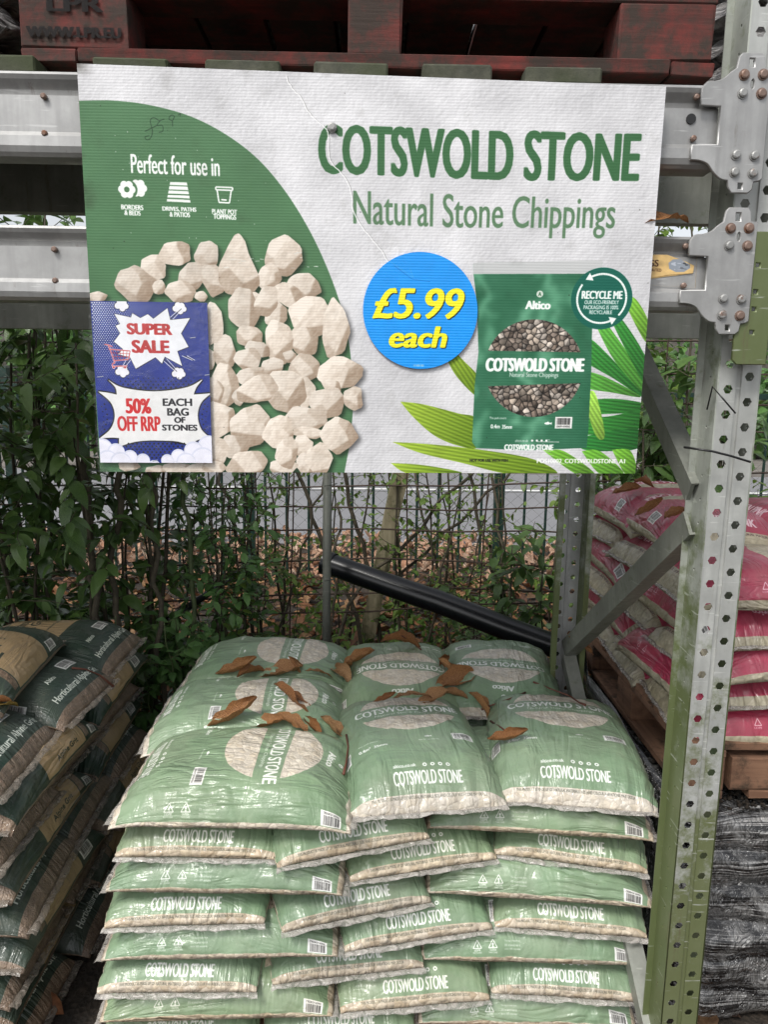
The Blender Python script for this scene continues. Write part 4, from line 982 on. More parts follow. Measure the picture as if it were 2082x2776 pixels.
px_('50%', 272, 907, 415, 990, (.80, .12, .14), 4.5); px_('OFF RRP', 228, 1002, 465, 1084, (.80, .12, .14), 3.2)
px_('EACH', 473, 908, 633, 950, BK, 2.6); px_('BAG', 497, 960, 615, 1002, BK, 2.6); px_('OF', 535, 1008, 597, 1040, BK, 2.6); px_('STONES', 470, 1048, 661, 1082, BK, 2.4)
dd = PV(smooth_curve([(245, 1168), (330, 1143), (430, 1136), (540, 1143), (630, 1168), (560, 1190), (430, 1242), (300, 1200)], 4)); sp.poly(dd, BLUE); 
for r_ in range(6):
    for c_ in range(16):
        x = 268+c_*23+(r_ % 2)*12; y = 1150+r_*15
        if abs(x-437) < 190-abs(r_-1)*22: sp.ell(*hp(*v3(x, y)), 5, 5, BK)
sp.line(dd[:20], 6, BK)
for x, y, r in ((150, 1180, 62), (225, 1195, 50), (300, 1225, 44), (370, 1240, 40), (180, 1240, 60), (250, 1250, 60), (720, 1165, 62), (640, 1190, 55), (560, 1220, 44), (500, 1240, 36), (690, 1235, 70), (600, 1250, 56), (430, 1275, 40)):
    c_ = hp(*v3(x, y)); k = 576/640; sp.ell(c_[0], c_[1], r*k, r*k, (.86, .87, .94)); sp.ell(c_[0]+2, c_[1]+6, r*k-3, r*k-3, (.93, .93, .98))
for x, y, a in ((435, 1239, 28), (140, 793, 34), (715, 783, 34), (635, 583, 30)): sp.line(PV([(x-a/2, y+2), (x+a/2, y-2)]), 3.2, (.72, .73, .75)); sp.line(PV([(x-a/2, y+5), (x+a/2, y+1)]), 1.6, (.1, .1, .15), .7)
im_p = sp.image('poster_print')
yp = 1.322
qp = [at(194, 650, yp+.004), at(447, 654, yp+.001), at(458, 1000, yp-.001), at(216, 999, yp+.002)]
poster = card('sale_poster', qp, None, th=.0012, mat=mat_print('poster_paper', im_p, .3, wr=.12, coat=.55, spec=.5), label='blue and white SUPER SALE poster stapled over the lower left of the board', cat='poster')
q2 = [at(188, 646, yp+.0028), at(460, 650, yp-.0004), at(462, 1020, yp-.0026), at(211, 1019, yp+.0006)]
slv = card('clear_sleeve', q2, None, th=.0006, mat=mat_clear('sleeve_film', (.3, .32, .32), .035)); slv.parent = poster; slv.location = slv.location-poster.location
for v in []: pass

# ------------------------------------------------------------------ bags of stone
BW, BL = .44, .63                                    # film size of the small bags, metres
def profile_table(half, T, p, q=.5):
    s = 1-np.linspace(1, 0, 400)**3; s = np.linspace(0, 1, 1200)**.35; s = s/s[-1]
    s = np.sort(np.concatenate([np.linspace(0, 1, 600), 1-np.geomspace(1e-6, .2, 300)])); s[-1] = 1
    h = T*np.clip(1-s**p, 0, 1)**q; x = s*half
    L = np.concatenate([[0], np.cumsum(np.hypot(np.diff(x), np.diff(h)))]); return s, L/L[-1], L[-1]
def bag_mesh(name, W, L, T, seed, nu=44, nv=60, strip=(.032, .03, .016), lump=.0026, ps=3.2, pt=3.2, droop=.012, wrk=.0042, qs=.55, qt=.78):
    """a pillow of film over stones; strip = clear band widths at the foot, head and sides"""
    r = np.random.default_rng(seed)
    ss, as_, Ls = profile_table(W/2, T, ps, qs); st, at_, Lt = profile_table(L/2, T, pt, qt)
    a = np.linspace(-1, 1, nu+1); b = np.linspace(-1, 1, nv+1)
    s = np.sign(a)*np.interp(abs(a), as_, ss); t = np.sign(b)*np.interp(abs(b), at_, st)
    Sg, Tg = np.meshgrid(s, t); U, Vv = np.meshgrid(.5+.5*a, .5+.5*b)
    h = T*np.clip(1-abs(Sg)**ps, 0, 1)**qs*np.clip(1-abs(Tg)**pt, 0, 1)**qt
    lo = vnoise(nv+1, nu+1, 14, seed, 3)-.5; h = h*(1+.28*lo*(1-.5*abs(Tg)))
    X = Sg*W/2*(1-.035*abs(Tg)**5+.02*(vnoise(nv+1, 1, 9, seed+1, 2)-.5)); Y = Tg*L/2*(1-.03*abs(Sg)**6*0+.02*(vnoise(1, nu+1, 9, seed+2, 2)-.5))
    Z = h-droop*(abs(Tg)**7+.6*abs(Sg)**8)
    P = np.stack([X, Y, Z], -1)
    du = np.gradient(P, axis=1); dv = np.gradient(P, axis=0); N = np.cross(du, dv); N /= np.linalg.norm(N, axis=-1, keepdims=True)+1e-9
    um, vm = U*2*Ls, Vv*2*Lt
    cells = 26; pts = r.random((int(2*Ls/.021)*int(2*Lt/.021), 2))*[2*Ls, 2*Lt]
    d = np.full(um.shape, 9.); 
    for p_ in pts: d = np.minimum(d, np.hypot(um-p_[0], vm-p_[1]))
    clear = ((vm < strip[0]) | (vm > 2*Lt-strip[1]) | (um < strip[2]) | (um > 2*Ls-strip[2])).astype(float)
    cx_, cy_ = Ls, 2*Lt-.235*2*Lt/.63; cd = np.hypot(um-cx_, vm-cy_); clear = np.maximum(clear, (cd < .125)*(abs(vm-cy_) > .03)*.6)
    edge = np.clip(np.minimum(np.minimum(vm, 2*Lt-vm), np.minimum(um, 2*Ls-um))/.012, 0, 1)
    disp = (1-(np.minimum(d, .016)/.016)**2)*lump*(.48+.52*clear)
    ph = r.random(6)*6.28
    endd = np.minimum(vm, 2*Lt-vm); sided = np.minimum(um, 2*Ls-um)
    wn1 = np.sin(um*75+ph[0]+2.2*np.sin(um*23+ph[1])+vm*4*np.sin(ph[4]))*np.exp(-endd/.11)
    wn2 = np.sin(vm*62+ph[2]+2.4*np.sin(vm*19+ph[3])+um*6)*np.exp(-sided/.06)
    wn3 = (vnoise(nv+1, nu+1, 7, seed+5, 2)-.5)*1.0
    disp = disp+wrk*(.55*wn1+.45*wn2+.5*wn3)*np.clip(edge+.15, 0, 1)
    P = P+N*(disp*edge)[..., None]
    nV = (nu+1)*(nv+1); V = P.reshape(-1, 3); UV = np.stack([U, Vv], -1).reshape(-1, 2)
    i = (np.arange(nv)[:, None]*(nu+1)+np.arange(nu)[None]).ravel()
    F = [tuple(f) for f in np.stack([i, i+1, i+nu+2, i+nu+1], 1)]
    rim = list(range(nu+1))+[(k+1)*(nu+1)+nu for k in range(nv)]+[nv*(nu+1)+k for k in range(nu-1, -1, -1)]+[k*(nu+1) for k in range(nv-1, 0, -1)]
    c = len(V); V = np.vstack([V, [[0, 0, -.002]]]); UV = np.vstack([UV, [[.5, .003]]])
    F += [(rim[(k+1) % len(rim)], rim[k], c) for k in range(len(rim))]
    me = mesh_np(name, V, F, smooth=True, uv=UV); return me
def flap_mesh(name, W, L, seed, d=.013, y=-1, droop=.012):
    """the welded end of the bag: a thin crinkled fringe"""
    r = random.Random(seed); n = 26; V = []; F = []
    for k in range(n+1):
        s = k/n*2-1; x = s*W*.487; w = .75+.25*r.random()
        zz = -droop+.002+.002*math.sin(s*9+seed)+r.uniform(-.001, .001)
        V += [(x, y*(L/2-.006), -droop+.001), (x*1.01, y*(L/2+d*.45), zz+.001), (x*1.015, y*(L/2+d*w), zz-.003+r.uniform(-.002, .001))]
        V += [(q[0], q[1], q[2]-.0008) for q in V[-3:]]
    for k in range(n):
        a, b = k*6, (k+1)*6
        for j in range(2):
            F += [(a+j, a+j+1, b+j+1, b+j), (a+3+j, b+3+j, b+4+j, a+4+j)]
        F.append((a+2, a+5, b+5, b+2))
    return mesh_np(name, np.array(V), F, smooth=True)

CW, CH = 704, 1008
def cotswold_canvas(ge, t0, t1):
    c = Canvas(CW, CH, (.455, .555, .435)); k = CW/BW
    n = vnoise(CH, CW, 90, 81, 5); c.px[..., :3] *= (.93+.14*n)[..., None]; c.px[..., 3] = 0
    m = lambda x, y: (x*k, y*k)
    def R(x0, y0, x1, y1, a=1.0):
        P = [m(x0, y0), m(x1, y0), m(x1, y1), m(x0, y1)]; cc = coverage(edges_of(P), CW, CH); x_, y_, q = cc; h, w = q.shape
        reg = c.px[y_:y_+h, x_:x_+w, 3]; reg[:] = reg*(1-q)+a*q
    R(.012, .028, .428, ge)
    # window: clear disc crossed by a green band
    P = [m(.22+.124*math.cos(t), .238+.124*math.sin(t)) for t in np.linspace(0, 6.2832, 70)[:-1]]
    for sel in ([p for p in P if p[1]/k < .206], [p for p in P if p[1]/k > .270]):
        x_, y_, q = coverage(edges_of(sel), CW, CH); h, w = q.shape; reg = c.px[y_:y_+h, x_:x_+w, 3]; reg[:] = reg*(1-q)
    W_ = (.92, .93, .91)
    def T(b, x0, y0, x1, y1, col=W_, bold=0, op=1.0, rot=0): c.text(b, x0*k, y0*k, x1*k, y1*k, col, bold, op, rot=rot)
    T('COTSWOLD STONE', .085, .212, .355, .246, bold=1.5); T('Natural Stone Chippings', .135, .251, .305, .264, (.82, .86, .80), .3)
    T('Altico', .188, .080, .252, .101, bold=1.8); c.ell(.22*k, .062*k, 11, 11, W_); T('A', .2165, .057, .2235, .067, (.4, .55, .4), .6)
    T('This pack covers:', .075, .402, .125, .408, bold=.2); T('0.4m²  35mm', .075, .424, .145, .436, bold=.8)
    fish(c, .245*k, .402*k, 11, W_); T('Not for use with fish', .222, .414, .272, .419, bold=.2)
    c.barcode(.305*k, .388*k, .357*k, .418*k, 5)
    T('altico.co.uk', .145, t0-.020, .198, t0-.010, bold=.7)
    for j in range(4): c.ell((.218+.018*j)*k, (t0-.015)*k, 8, 8, W_); c.ell((.218+.018*j)*k, (t0-.015)*k, 3.5, 3.5, (.40, .53, .40))
    T('COTSWOLD STONE', .142, t0, .300, t1, bold=1.1)
    c.text('THIS PRODUCT IS MADE UP OF NATURAL MATERIALS. SIZE AND COLOUR VARIATIONS MAY OCCUR', .085*k, (ge+.003)*k, .355*k, (ge+.0095)*k, (.06, .06, .05), .55)
    # left edge barcode, right edge icons and barcode: read from the bag's side
    c.barcode(.022*k, .395*k, .052*k, .452*k, 6, vert=True)
    c.barcode(.392*k, .045*k, .426*k, .100*k, 7, vert=True)
    for (y, a, b) in ((.455, 'LDPE', 'RECYCLABLE'), (.415, 'CAUTION', 'TAKE CARE')):
        x0, x1 = .395*k, .413*k; yy = y*k; w_ = .011*k
        # rotate: up of the icon points to the bag's middle (-u)
        tri = [(x0-4, yy), (x1-6, yy-w_), (x1-6, yy+w_)]; c.line(tri+[tri[0]], 2.6, W_)
        c.text('4' if a == 'LDPE' else '!', x0+7, yy-4, x1-8, yy+4, W_, .5, rot=270)
        c.text(a, x1-3, yy-13, x1+4, yy+13, W_, .4, rot=270); c.text(b, x1+6, yy-18, x1+12, yy+18, W_, .3, rot=270)
    for j, b in enumerate(('This bag is made from', '30% reclaimed material', 'and is 100% recyclable')): c.text(b, (.394+.008*j)*k, .345*k, (.399+.008*j)*k, .385*k, W_, .2, .8, rot=270)
    return c
im_c = cotswold_canvas(.607, .572, .600).image('cotswold_bag_print'); im_ct = cotswold_canvas(.590, .538, .571).image('cotswold_bag_print_upper')
STONE_C = [(.50, .40, .27), (.62, .53, .38), (.72, .66, .55), (.56, .49, .40), (.76, .68, .52)]
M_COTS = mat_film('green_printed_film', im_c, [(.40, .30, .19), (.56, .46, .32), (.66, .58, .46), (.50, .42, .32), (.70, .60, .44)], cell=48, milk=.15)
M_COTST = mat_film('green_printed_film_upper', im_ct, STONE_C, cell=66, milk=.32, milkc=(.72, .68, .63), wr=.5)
variants = [bag_mesh('stone_bag_film', .368, .535, T, 100+i, droop=.007, strip=(.026, .03, .016), lump=.004) for i, T in enumerate((.084, .088, .082, .086, .090, .083, .087, .085))]
tops = [bag_mesh('stone_bag_film', .375, .535, T, 200+i, nu=64, nv=90, droop=.014, ps=3.8, pt=3.8, qt=.68, lump=.0034, wrk=.0050) for i, T in enumerate((.082, .085, .080, .084))]
flaps = [flap_mesh('end_seal', .368, .535, i) for i in range(4)]; flapt = [flap_mesh('end_seal', .368, .535, 10+i, y=1, d=.016) for i in range(2)]
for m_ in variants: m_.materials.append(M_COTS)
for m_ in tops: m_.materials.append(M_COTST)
for m_ in flaps+flapt: m_.materials.append(M_CLEAR)
def bag(name, me, loc, rz, label, cat, group, tilt=(0, 0), ends=True, flset=None, flend=None):
    o = obj(name, me, None, None, loc, (tilt[0], tilt[1], rz), label=label, cat=cat, group=group)
    if ends:
        fs = flset or flaps; obj('end_seal', random.choice(fs), None, o); obj('head_seal', random.choice(flend or flapt), None, o)
    return o
LAY = ['top', 'second', 'third', 'fourth', 'fifth', 'sixth', 'seventh', 'eighth', 'ninth', 'tenth']
Z0, PZ = .700, .0805
GREENG = 'green bags of cream stones stacked on the pallet'
def short_px(k, xl, yl, xr, yr, label, me=None, z=None, T=None):
    z = Z0-PZ*k if z is None else z
    a, b = atz(xl, yl, z), atz(xr, yr, z); c = (a+b)/2; ang = math.atan2(b.y-a.y, b.x-a.x)
    c.z = z; n = Vector((-math.sin(ang), math.cos(ang), 0)); return bag('stone_bag', me or random.choice(variants), (c+n*(.535/2+.004)).to_tuple(), ang, label, 'bag', GREENG, tilt=(random.uniform(-.012, .012), random.uniform(-.022, .022)))
def long_px(k, xl, yl, xr, yr, label, me=None, z=None):
    z = Z0-PZ*k if z is None else z
    a, b = atz(xl, yl, z), atz(xr, yr, z); c = (a+b)/2; ang = math.atan2(b.y-a.y, b.x-a.x)
    c.z = z; n = Vector((-math.sin(ang), math.cos(ang), 0)); return bag('stone_bag', me or random.choice(variants), (c+n*(.368/2)).to_tuple(), ang-math.pi/2, label, 'bag', GREENG)
L_ = lambda k, pos, way: f"green stone bag, {way} outward, front {pos} of the {LAY[k]} layer"
long_px(0, 245, 1775, 742, 1785, 'green stone bag lying sideways at the front left of the top layer', tops[0])
short_px(0, 742, 1762, 1117, 1737, 'green stone bag printed upright at the front middle of the top layer', tops[1])
tr_ = short_px(0, 1090, 1720, 1408, 1750, 'green stone bag printed upright at the front right corner of the top layer', tops[2]); tr_.scale = (1.03, 1, 1); tr_.rotation_euler.z += .05; tr_.location.x -= .014
rows = {1: [('s', 240, 1846, 602, 1846), ('s', 577, 1868, 950, 1804), ('l', 930, 1784, 1408, 1812)],
        2: [('l', 218, 1922, 745, 1930), ('s', 742, 1900, 1090, 1852), ('s', 1076, 1842, 1396, 1878)],
        3: [('s', 208, 2000, 582, 1992), ('s', 592, 2012, 950, 1938), ('l', 935, 1925, 1398, 1957)],
        4: [('l', 203, 2072, 740, 2062), ('s', 722, 2050, 1088, 2000), ('s', 1074, 1998, 1398, 2022)],
        5: [('s', 200, 2144, 560, 2136), ('s', 575, 2122, 930, 2084), ('l', 915, 2070, 1386, 2082)],
        6: [('l', 203, 2206, 726, 2192), ('s', 724, 2188, 1072, 2152), ('s', 1060, 2142, 1392, 2160)],
        7: [('s', 207, 2270, 552, 2262), ('s', 565, 2262, 905, 2232), ('l', 900, 2208, 1384, 2218)]}
for k, rw in rows.items():
    for (t_, a, b, c, d), pos in zip(rw, ('left', 'middle', 'right')):
        (short_px if t_ == 's' else long_px)(k, a, b, c, d, L_(k, pos, 'short end' if t_ == 's' else 'long side'))
# top layer, second and third rows
def topbag(x, y, z, rz, label, me, tilt=(0, 0)): return bag('stone_bag', me, (x, y, z), rz, label, 'bag', GREENG, tilt)
topbag(-.335, 1.99, Z0+.004, -math.pi/2+.03, 'green bag lying sideways in the middle of the left column, curled leaves on it', tops[1])
topbag(-.325, 2.33, Z0+.008, -math.pi/2-.02, 'green stone bag lying sideways at the back left corner of the top layer', tops[3])
topbag(.095, 2.27, Z0+.004, math.pi+.02, 'green stone bag printed upside down at the back middle of the top layer', tops[2])
topbag(.42, 2.28, Z0+.010, math.pi-.10, 'green stone bag printed upside down at the back right corner of the top layer', tops[0])
for k in range(1, 8):
    z = Z0-PZ*k
    if k % 2: spots = [(-.375, 2.24, 0), (.0, 2.24, 0), (.37, 1.86, -math.pi/2), (.37, 2.24, -math.pi/2)]
    else: spots = [(-.30, 1.86, -math.pi/2), (-.30, 2.22, -math.pi/2), (.13, 2.24, 0), (.48, 2.24, 0)]
    for x, y, rz in spots: bag('stone_bag', random.choice(variants), (x+random.uniform(-.01, .01), y, z), rz+random.uniform(-.03, .03), 'green bag of cream stones buried in the stack behind the front row', 'bag', GREENG, ends=False)
zp = Z0-7*PZ-.012
def wood_pallet(x0, x1, y0, y1, z1, label, mat=M_BROWN, maty=M_BROWNY, h=.135, rz=0):
    p = empty('wooden_pallet', (0, 0, 0), 0, label, 'pallet', 'wooden pallets under the stacks')
    n = 7; w = (x1-x0)
    for k in range(n):
        yy = y0+.05+(y1-y0-.1)*k/(n-1); box_obj('board', (w, .098, .020), mat, p, ((x0+x1)/2, yy, z1-.010), bev=.002, jit=.001)
    for k in range(3):
        xx = x0+.05+(w-.1)*k/2; box_obj('board', (.098, y1-y0, .020), maty, p, (xx, (y0+y1)/2, z1-.031), bev=.002, jit=.001)
        for j in range(3): box_obj('block', (.098, .13, h-.062), maty, p, (xx, y0+.068+(y1-y0-.136)*j/2, z1-.042-(h-.062)/2), bev=.002, jit=.001)
        box_obj('board', (.098, y1-y0, .020), maty, p, (xx, (y0+y1)/2, z1-h+.010), bev=.002, jit=.001)
    return p
wood_pallet(-.58, .62, 1.50, 2.52, zp, 'wooden pallet underneath the green bag stack', h=zp)

# ------------------------------------------------------------------ left stack: dark green and tan bags of brown grit
def grit_canvas():
    c = Canvas(640, 920, (.095, .20, .155)); k = 640/.44
    n = vnoise(920, 640, 80, 91, 5); c.px[..., :3] *= (.85+.3*n)[..., None]; c.px[..., 3] = 0
    m = lambda x, y: (x*k, y*k)
    P = [m(.008, .02), m(.432, .02), m(.432, .592), m(.008, .592)]; x_, y_, q = coverage(edges_of(P), 640, 920); c.px[y_:y_+q.shape[0], x_:x_+q.shape[1], 3] = q
    P = [m(.02, .125), m(.42, .125), m(.42, .155), m(.02, .155)]; x_, y_, q = coverage(edges_of(P), 640, 920); c.px[y_:y_+q.shape[0], x_:x_+q.shape[1], 3] *= 1-q
    c.poly([m(.012, .16), m(.428, .16), m(.428, .40), m(.012, .40)], (.66, .56, .42)); DKc = (.06, .13, .10); W_ = (.86, .88, .84)
    c.text('Horticultural', .10*k, .195*k, .34*k, .235*k, DKc, 1.6); c.text('Alpine Grit', .12*k, .245*k, .32*k, .290*k, DKc, 1.6); c.text('Lime-free washed grit', .13*k, .32*k, .31*k, .335*k, DKc, .4)
    c.text('Altico', .18*k, .07*k, .26*k, .09*k, W_, 1.5)
    c.text('Horticultural Alpine Grit', .09*k, .548*k, .36*k, .578*k, W_, 1.1); c.text('Altico', .14*k, .495*k, .19*k, .512*k, W_, 1)
    c.barcode(.25*k, .47*k, .32*k, .51*k, 11); c.barcode(.395*k, .05*k, .425*k, .11*k, 12, vert=True); c.barcode(.02*k, .42*k, .05*k, .49*k, 13, vert=True)
    c.text('Alpine Grit', .400*k, .20*k, .418*k, .33*k, DKc, .8, rot=270)
    return c
im_g = grit_canvas().image('grit_bag_print')
GRIT = [(.16, .10, .065), (.26, .17, .11), (.20, .14, .10), (.34, .25, .18)]
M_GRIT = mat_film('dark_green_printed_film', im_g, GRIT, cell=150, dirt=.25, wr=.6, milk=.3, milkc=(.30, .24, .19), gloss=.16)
gv = [bag_mesh('grit_bag_film', .37, .54, T, 300+i, lump=.001, strip=(.07, .02, .012), wrk=.0045, droop=.02) for i, T in enumerate((.086, .092, .084, .09))]
gf = [flap_mesh('end_seal', .36, .54, 30+i, d=.020, droop=.02) for i in range(3)]; gh = [flap_mesh('head_seal', .36, .54, 40+i, d=.02, y=1, droop=.02) for i in range(2)]
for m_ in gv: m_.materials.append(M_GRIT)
for m_ in gf+gh: m_.materials.append(M_CLEARD)
GG = 'dark green bags of alpine grit in the left stack'
XL = -.835
gl_z, gp = .735, .0888
n_g = 0
dist_words = ['front one', 'middle one', 'back one', 'rearmost one']
for k in range(9):
    z = gl_z-gp*k
    if z < .01: break
    lean = .012*math.sin(k*1.7)
    if k % 2 == 0: items = [(1.72, 's'), (2.08, 's'), (2.43, 's')]
    else: items = [(1.83, 'l'), (2.37, 'l')]
    for j, (y, t_) in enumerate(items):
        dx = random.uniform(-.025, .02)+lean+(.02 if k in (1, 4) else 0); yw = random.uniform(-.06, .06)
        lab = f"grit bag, {'printed short end' if t_ == 's' else 'tan long side'} to the aisle, {LAY[k]} layer of left stack, {dist_words[j]}"
        if t_ == 's': loc = (XL-.27+dx, y, z); rz = math.pi/2+yw
        else: loc = (XL-.185+dx, y, z); rz = random.choice((0, math.pi))+yw
        bag('grit_bag', gv[(k*3+j) % 4], loc, rz, lab, 'bag', GG, tilt=(random.uniform(-.03, .03), random.uniform(-.03, .03)), flset=gf, flend=gh)
        if t_ == 'l' : bag('grit_bag', gv[(k+j) % 4], (XL-.56, y, z), math.pi+yw, 'dark green grit bag behind the aisle row of the left stack', 'bag', GG, flset=gf, flend=gh, ends=k < 2)
        elif k < 2: bag('grit_bag', gv[(k+j) % 4], (XL-.80, y, z), -math.pi/2, 'dark green grit bag on the far side of the left stack', 'bag', GG, flset=gf, flend=gh)
tl = atz(222, 1362, .865)
bag('grit_bag', gv[1], (-1.135, 2.02, .832), math.pi+.10, 'dark green and tan grit bag lying upside down on top of the left stack', 'bag', GG, flset=gf, flend=gh, tilt=(0, .02))
bag('grit_bag', gv[2], (-1.40, 2.0, .832), math.pi+.02, 'dark green grit bag on top of the left stack, beside the upside down one', 'bag', GG, flset=gf, flend=gh)

# ------------------------------------------------------------------ black wrapped stack, pallet and pink bags on the right
def mat_wrap(k=1.0):
    t = NT('black_stretch_wrap')
    st = t.n('TexNoise', Vector=t.coords('Object', (1.6, 1.6, 190)), Scale=1.6, Detail=3.0, Roughness=.6, Distortion=.1).outputs[0]
    st2 = t.n('TexNoise', Vector=t.coords('Object', (3, 3, 5)), Scale=1.2, Detail=3.0).outputs[0]
    v1 = t.n('TexNoise', Vector=t.coords('Object', (22, 22, 8)), Scale=1.5, Detail=2.0, Roughness=.5, Distortion=2.2).outputs[0]
    v2 = t.n('TexNoise', Vector=t.coords('Object', (7, 7, 11)), Scale=1.5, Detail=4.0, Roughness=.6, Distortion=1.4).outputs[0]
    rid = t.math('ABSOLUTE', t.math('SUBTRACT', v1, .5))
    col = t.mix(t.ramp(v2, [(.44, (0, 0, 0)), (.60, (1, 1, 1))]), (.010, .010, .011), (.15*k, .148*k, .145*k))
    sf = t.math('MULTIPLY', t.ramp(st, [(.52, (0, 0, 0)), (.66, (1, 1, 1))]), t.ramp(st2, [(.38, (.15, .15, .15)), (.6, (.85, .85, .85))]))
    col = t.mix(sf, col, (.50*k, .49*k, .48*k))
    b = t.bump(rid, 1.0, .035); b = t.bump(st, .3, .004, b)
    return t.done(t.bsdf(Base_Color=col, Roughness=.16, Specular_IOR_Level=.8, Coat_Weight=1.0, Coat_Roughness=.04, Normal=b))
M_WRAP = mat_wrap()
def wrapped_block(name, x0, x1, y0, y1, z1, layers, label):
    """four lumpy sides wrapped in film over stacked sacks, and a loose top"""
    V = []; F = []; W_, D_ = x1-x0, y1-y0; per = 2*(W_+D_); n = 200; nz_ = 60; r = 0.05
    nn = vnoise(nz_+1, n, 16, 401, 4); n2 = vnoise(nz_+1, n, 5, 402, 2)
    for j in range(nz_+1):
        z = z1*j/nz_; bul = abs(math.sin(math.pi*z/z1*layers))**.5
        for i in range(n):
            s = per*i/n
            if s < W_: p, nrm = Vector((x0+s, y0)), Vector((0, -1)); q = s; lim = W_
            elif s < W_+D_: p, nrm = Vector((x1, y0+s-W_)), Vector((1, 0)); q = s-W_; lim = D_
            elif s < 2*W_+D_: p, nrm = Vector((x1-(s-W_-D_), y1)), Vector((0, 1)); q = s-W_-D_; lim = W_
            else: p, nrm = Vector((x0, y1-(s-2*W_-D_))), Vector((-1, 0)); q = s-2*W_-D_; lim = D_
            c_ = 1-max(0, 1-min(q, lim-q)/.09)**2
            d = .016*bul*c_ + (nn[j, i]-.5)*.10*c_+(n2[j, i]-.5)*.022 - .05*(1-c_) - .04*max(0, (j/nz_-.9)/.1)**2
            V.append((p.x+nrm.x*d, p.y+nrm.y*d, z))
    for j in range(nz_):
        for i in range(n): F.append((j*n+i, j*n+(i+1) % n, (j+1)*n+(i+1) % n, (j+1)*n+i))
    c = len(V); V.append(((x0+x1)/2, (y0+y1)/2, z1+.006)); F += [(nz_*n+i, nz_*n+(i+1) % n, c) for i in range(n)]
    return obj(name, mesh_np(name, np.array(V), F, smooth=True), M_WRAP, label=label, cat='wrapped stack')
zW = .585
wrapped_block('wrapped_stack', .80, 1.95, 1.70, 2.68, zW, 6, 'stack of sacks tightly wrapped in shiny black stretch film under the right hand pallet')
# loose dark film hanging off the back left corner
fpts = []
M_FILM = mat_wrap(.12); M_FILM.name = 'loose_black_film'
e0 = [atz(1262, 1430, .70), atz(1300, 1500, .68), at(1340, 1600, 2.1), at(1400, 1720, 1.9), at(1432, 1850, 1.78), at(1442, 1990, 1.74)]
E0 = [Vector((.80, 2.62, .66)), Vector((.775, 2.45, .655)), Vector((.765, 2.2, .64)), Vector((.76, 1.98, .63)), Vector((.765, 1.78, .615)), Vector((.775, 1.68, .60))]
V = []; F = []
for i, e in enumerate(E0):
    for j in range(9):
        t_ = j/8; V.append((e.x+.012-.075*math.sin(t_*2.2+.3*math.sin(i*2))*(.7+.3*t_)-.01*math.sin(i*3.1+j*2.0), e.y+.012*math.sin(j*1.7+i), e.z-t_*.56))
for i in range(5):
    for j in range(8): F.append((i*9+j, (i+1)*9+j, (i+1)*9+j+1, i*9+j+1))
o = obj('loose_film', mesh_np('loose_film', np.array(V), F, smooth=True), M_FILM, label='loose flap of black film hanging between the green stack and the pink bag pallet', cat='plastic film')
o.modifiers.new('thickness', 'SOLIDIFY').thickness = .002
# dirt spilt on top of the wrapped stack
Ms = [TRS((RNG.uniform(.82, 1.9), RNG.uniform(1.72, 2.66), zW+.004+RNG.random()*.012), (RNG.uniform(0, 6), RNG.uniform(0, 6), 0), RNG.uniform(.003, .010)) for i in range(5000)]
cb = MB().box(-.5, .5, -.4, .5, -.35, .3).mesh('c'); cV = np.array([tuple(v.co) for v in cb.vertices]); cF = np.array([tuple(p.vertices) for p in cb.polygons])
obj('spilt_soil', scatter_mesh('spilt_soil', (cV, cF, np.zeros((8, 2))), Ms), bpy.data.materials['dark_soil'], kind='stuff', label='dark crumbs of soil spilt over the top of the wrapped stack')
rp = wood_pallet(.815, 1.95, 1.74, 2.70, .765, 'reddish brown wooden pallet between the black wrapped stack and the pink bags', h=.155)
box_obj('stringer', (1.02, .045, .088), M_BROWN, rp, (1.44, 1.765, .766-.042-.045), bev=.003, jit=.002)
box_obj('stringer', (.045, .80, .080), M_BROWNY, rp, (1.20, 2.22, .766-.042-.045), bev=.003, jit=.002)
for x_ in (1.05, 1.33, 1.61, 1.86): box_obj('board', (.13, .09, .022), M_BROWN, rp, (x_, 1.79, .620), bev=.002, jit=.002)
def pink_canvas():
    c = Canvas(640, 920, (.64, .16, .29)); k = 640/.44
    n = vnoise(920, 640, 90, 95, 5); c.px[..., :3] *= (.85+.28*n)[..., None]; c.px[..., 3] = 0
    m = lambda x, y: (x*k, y*k); W_ = (.93, .80, .84)
    def win(P, v):
        x_, y_, q = coverage(edges_of(P), 640, 920); reg = c.px[y_:y_+q.shape[0], x_:x_+q.shape[1], 3]; reg[:] = reg*(1-q)+v*q
    win([m(.022, .03), m(.418, .03), m(.418, .568), m(.022, .568)], 1.0)
    P = [m(.22+.124*math.cos(t), .238+.124*math.sin(t)) for t in np.linspace(0, 6.2832, 60)[:-1]]; win([p for p in P if p[1]/k < .206], 0); win([p for p in P if p[1]/k > .27], 0)
    c.text('FROZEN PINK', .09*k, .212*k, .35*k, .262*k, W_, 2.2); c.text('FROZEN PINK', .13*k, .510*k, .31*k, .545*k, W_, 2.0); c.text('Altico', .19*k, .08*k, .25*k, .10*k, W_, 1.5)
    c.barcode(.37*k, .06*k, .408*k, .12*k, 15, vert=True); c.barcode(.04*k, .40*k, .075*k, .46*k, 16, vert=True)
    c.text('THIS PRODUCT IS MADE UP OF NATURAL MATERIALS', .09*k, .572*k, .35*k, .580*k, (.1, .05, .05), .6)
    for y in (.40, .36): tri = [m(.382, y), m(.397, y-.009), m(.397, y+.009)]; c.line(tri+[tri[0]], 2.2, W_); c.text('LDPE', .400*k, (y-.01)*k, .404*k, (y+.01)*k, W_, .3, rot=270)
    return c
im_pk = pink_canvas().image('pink_bag_print')
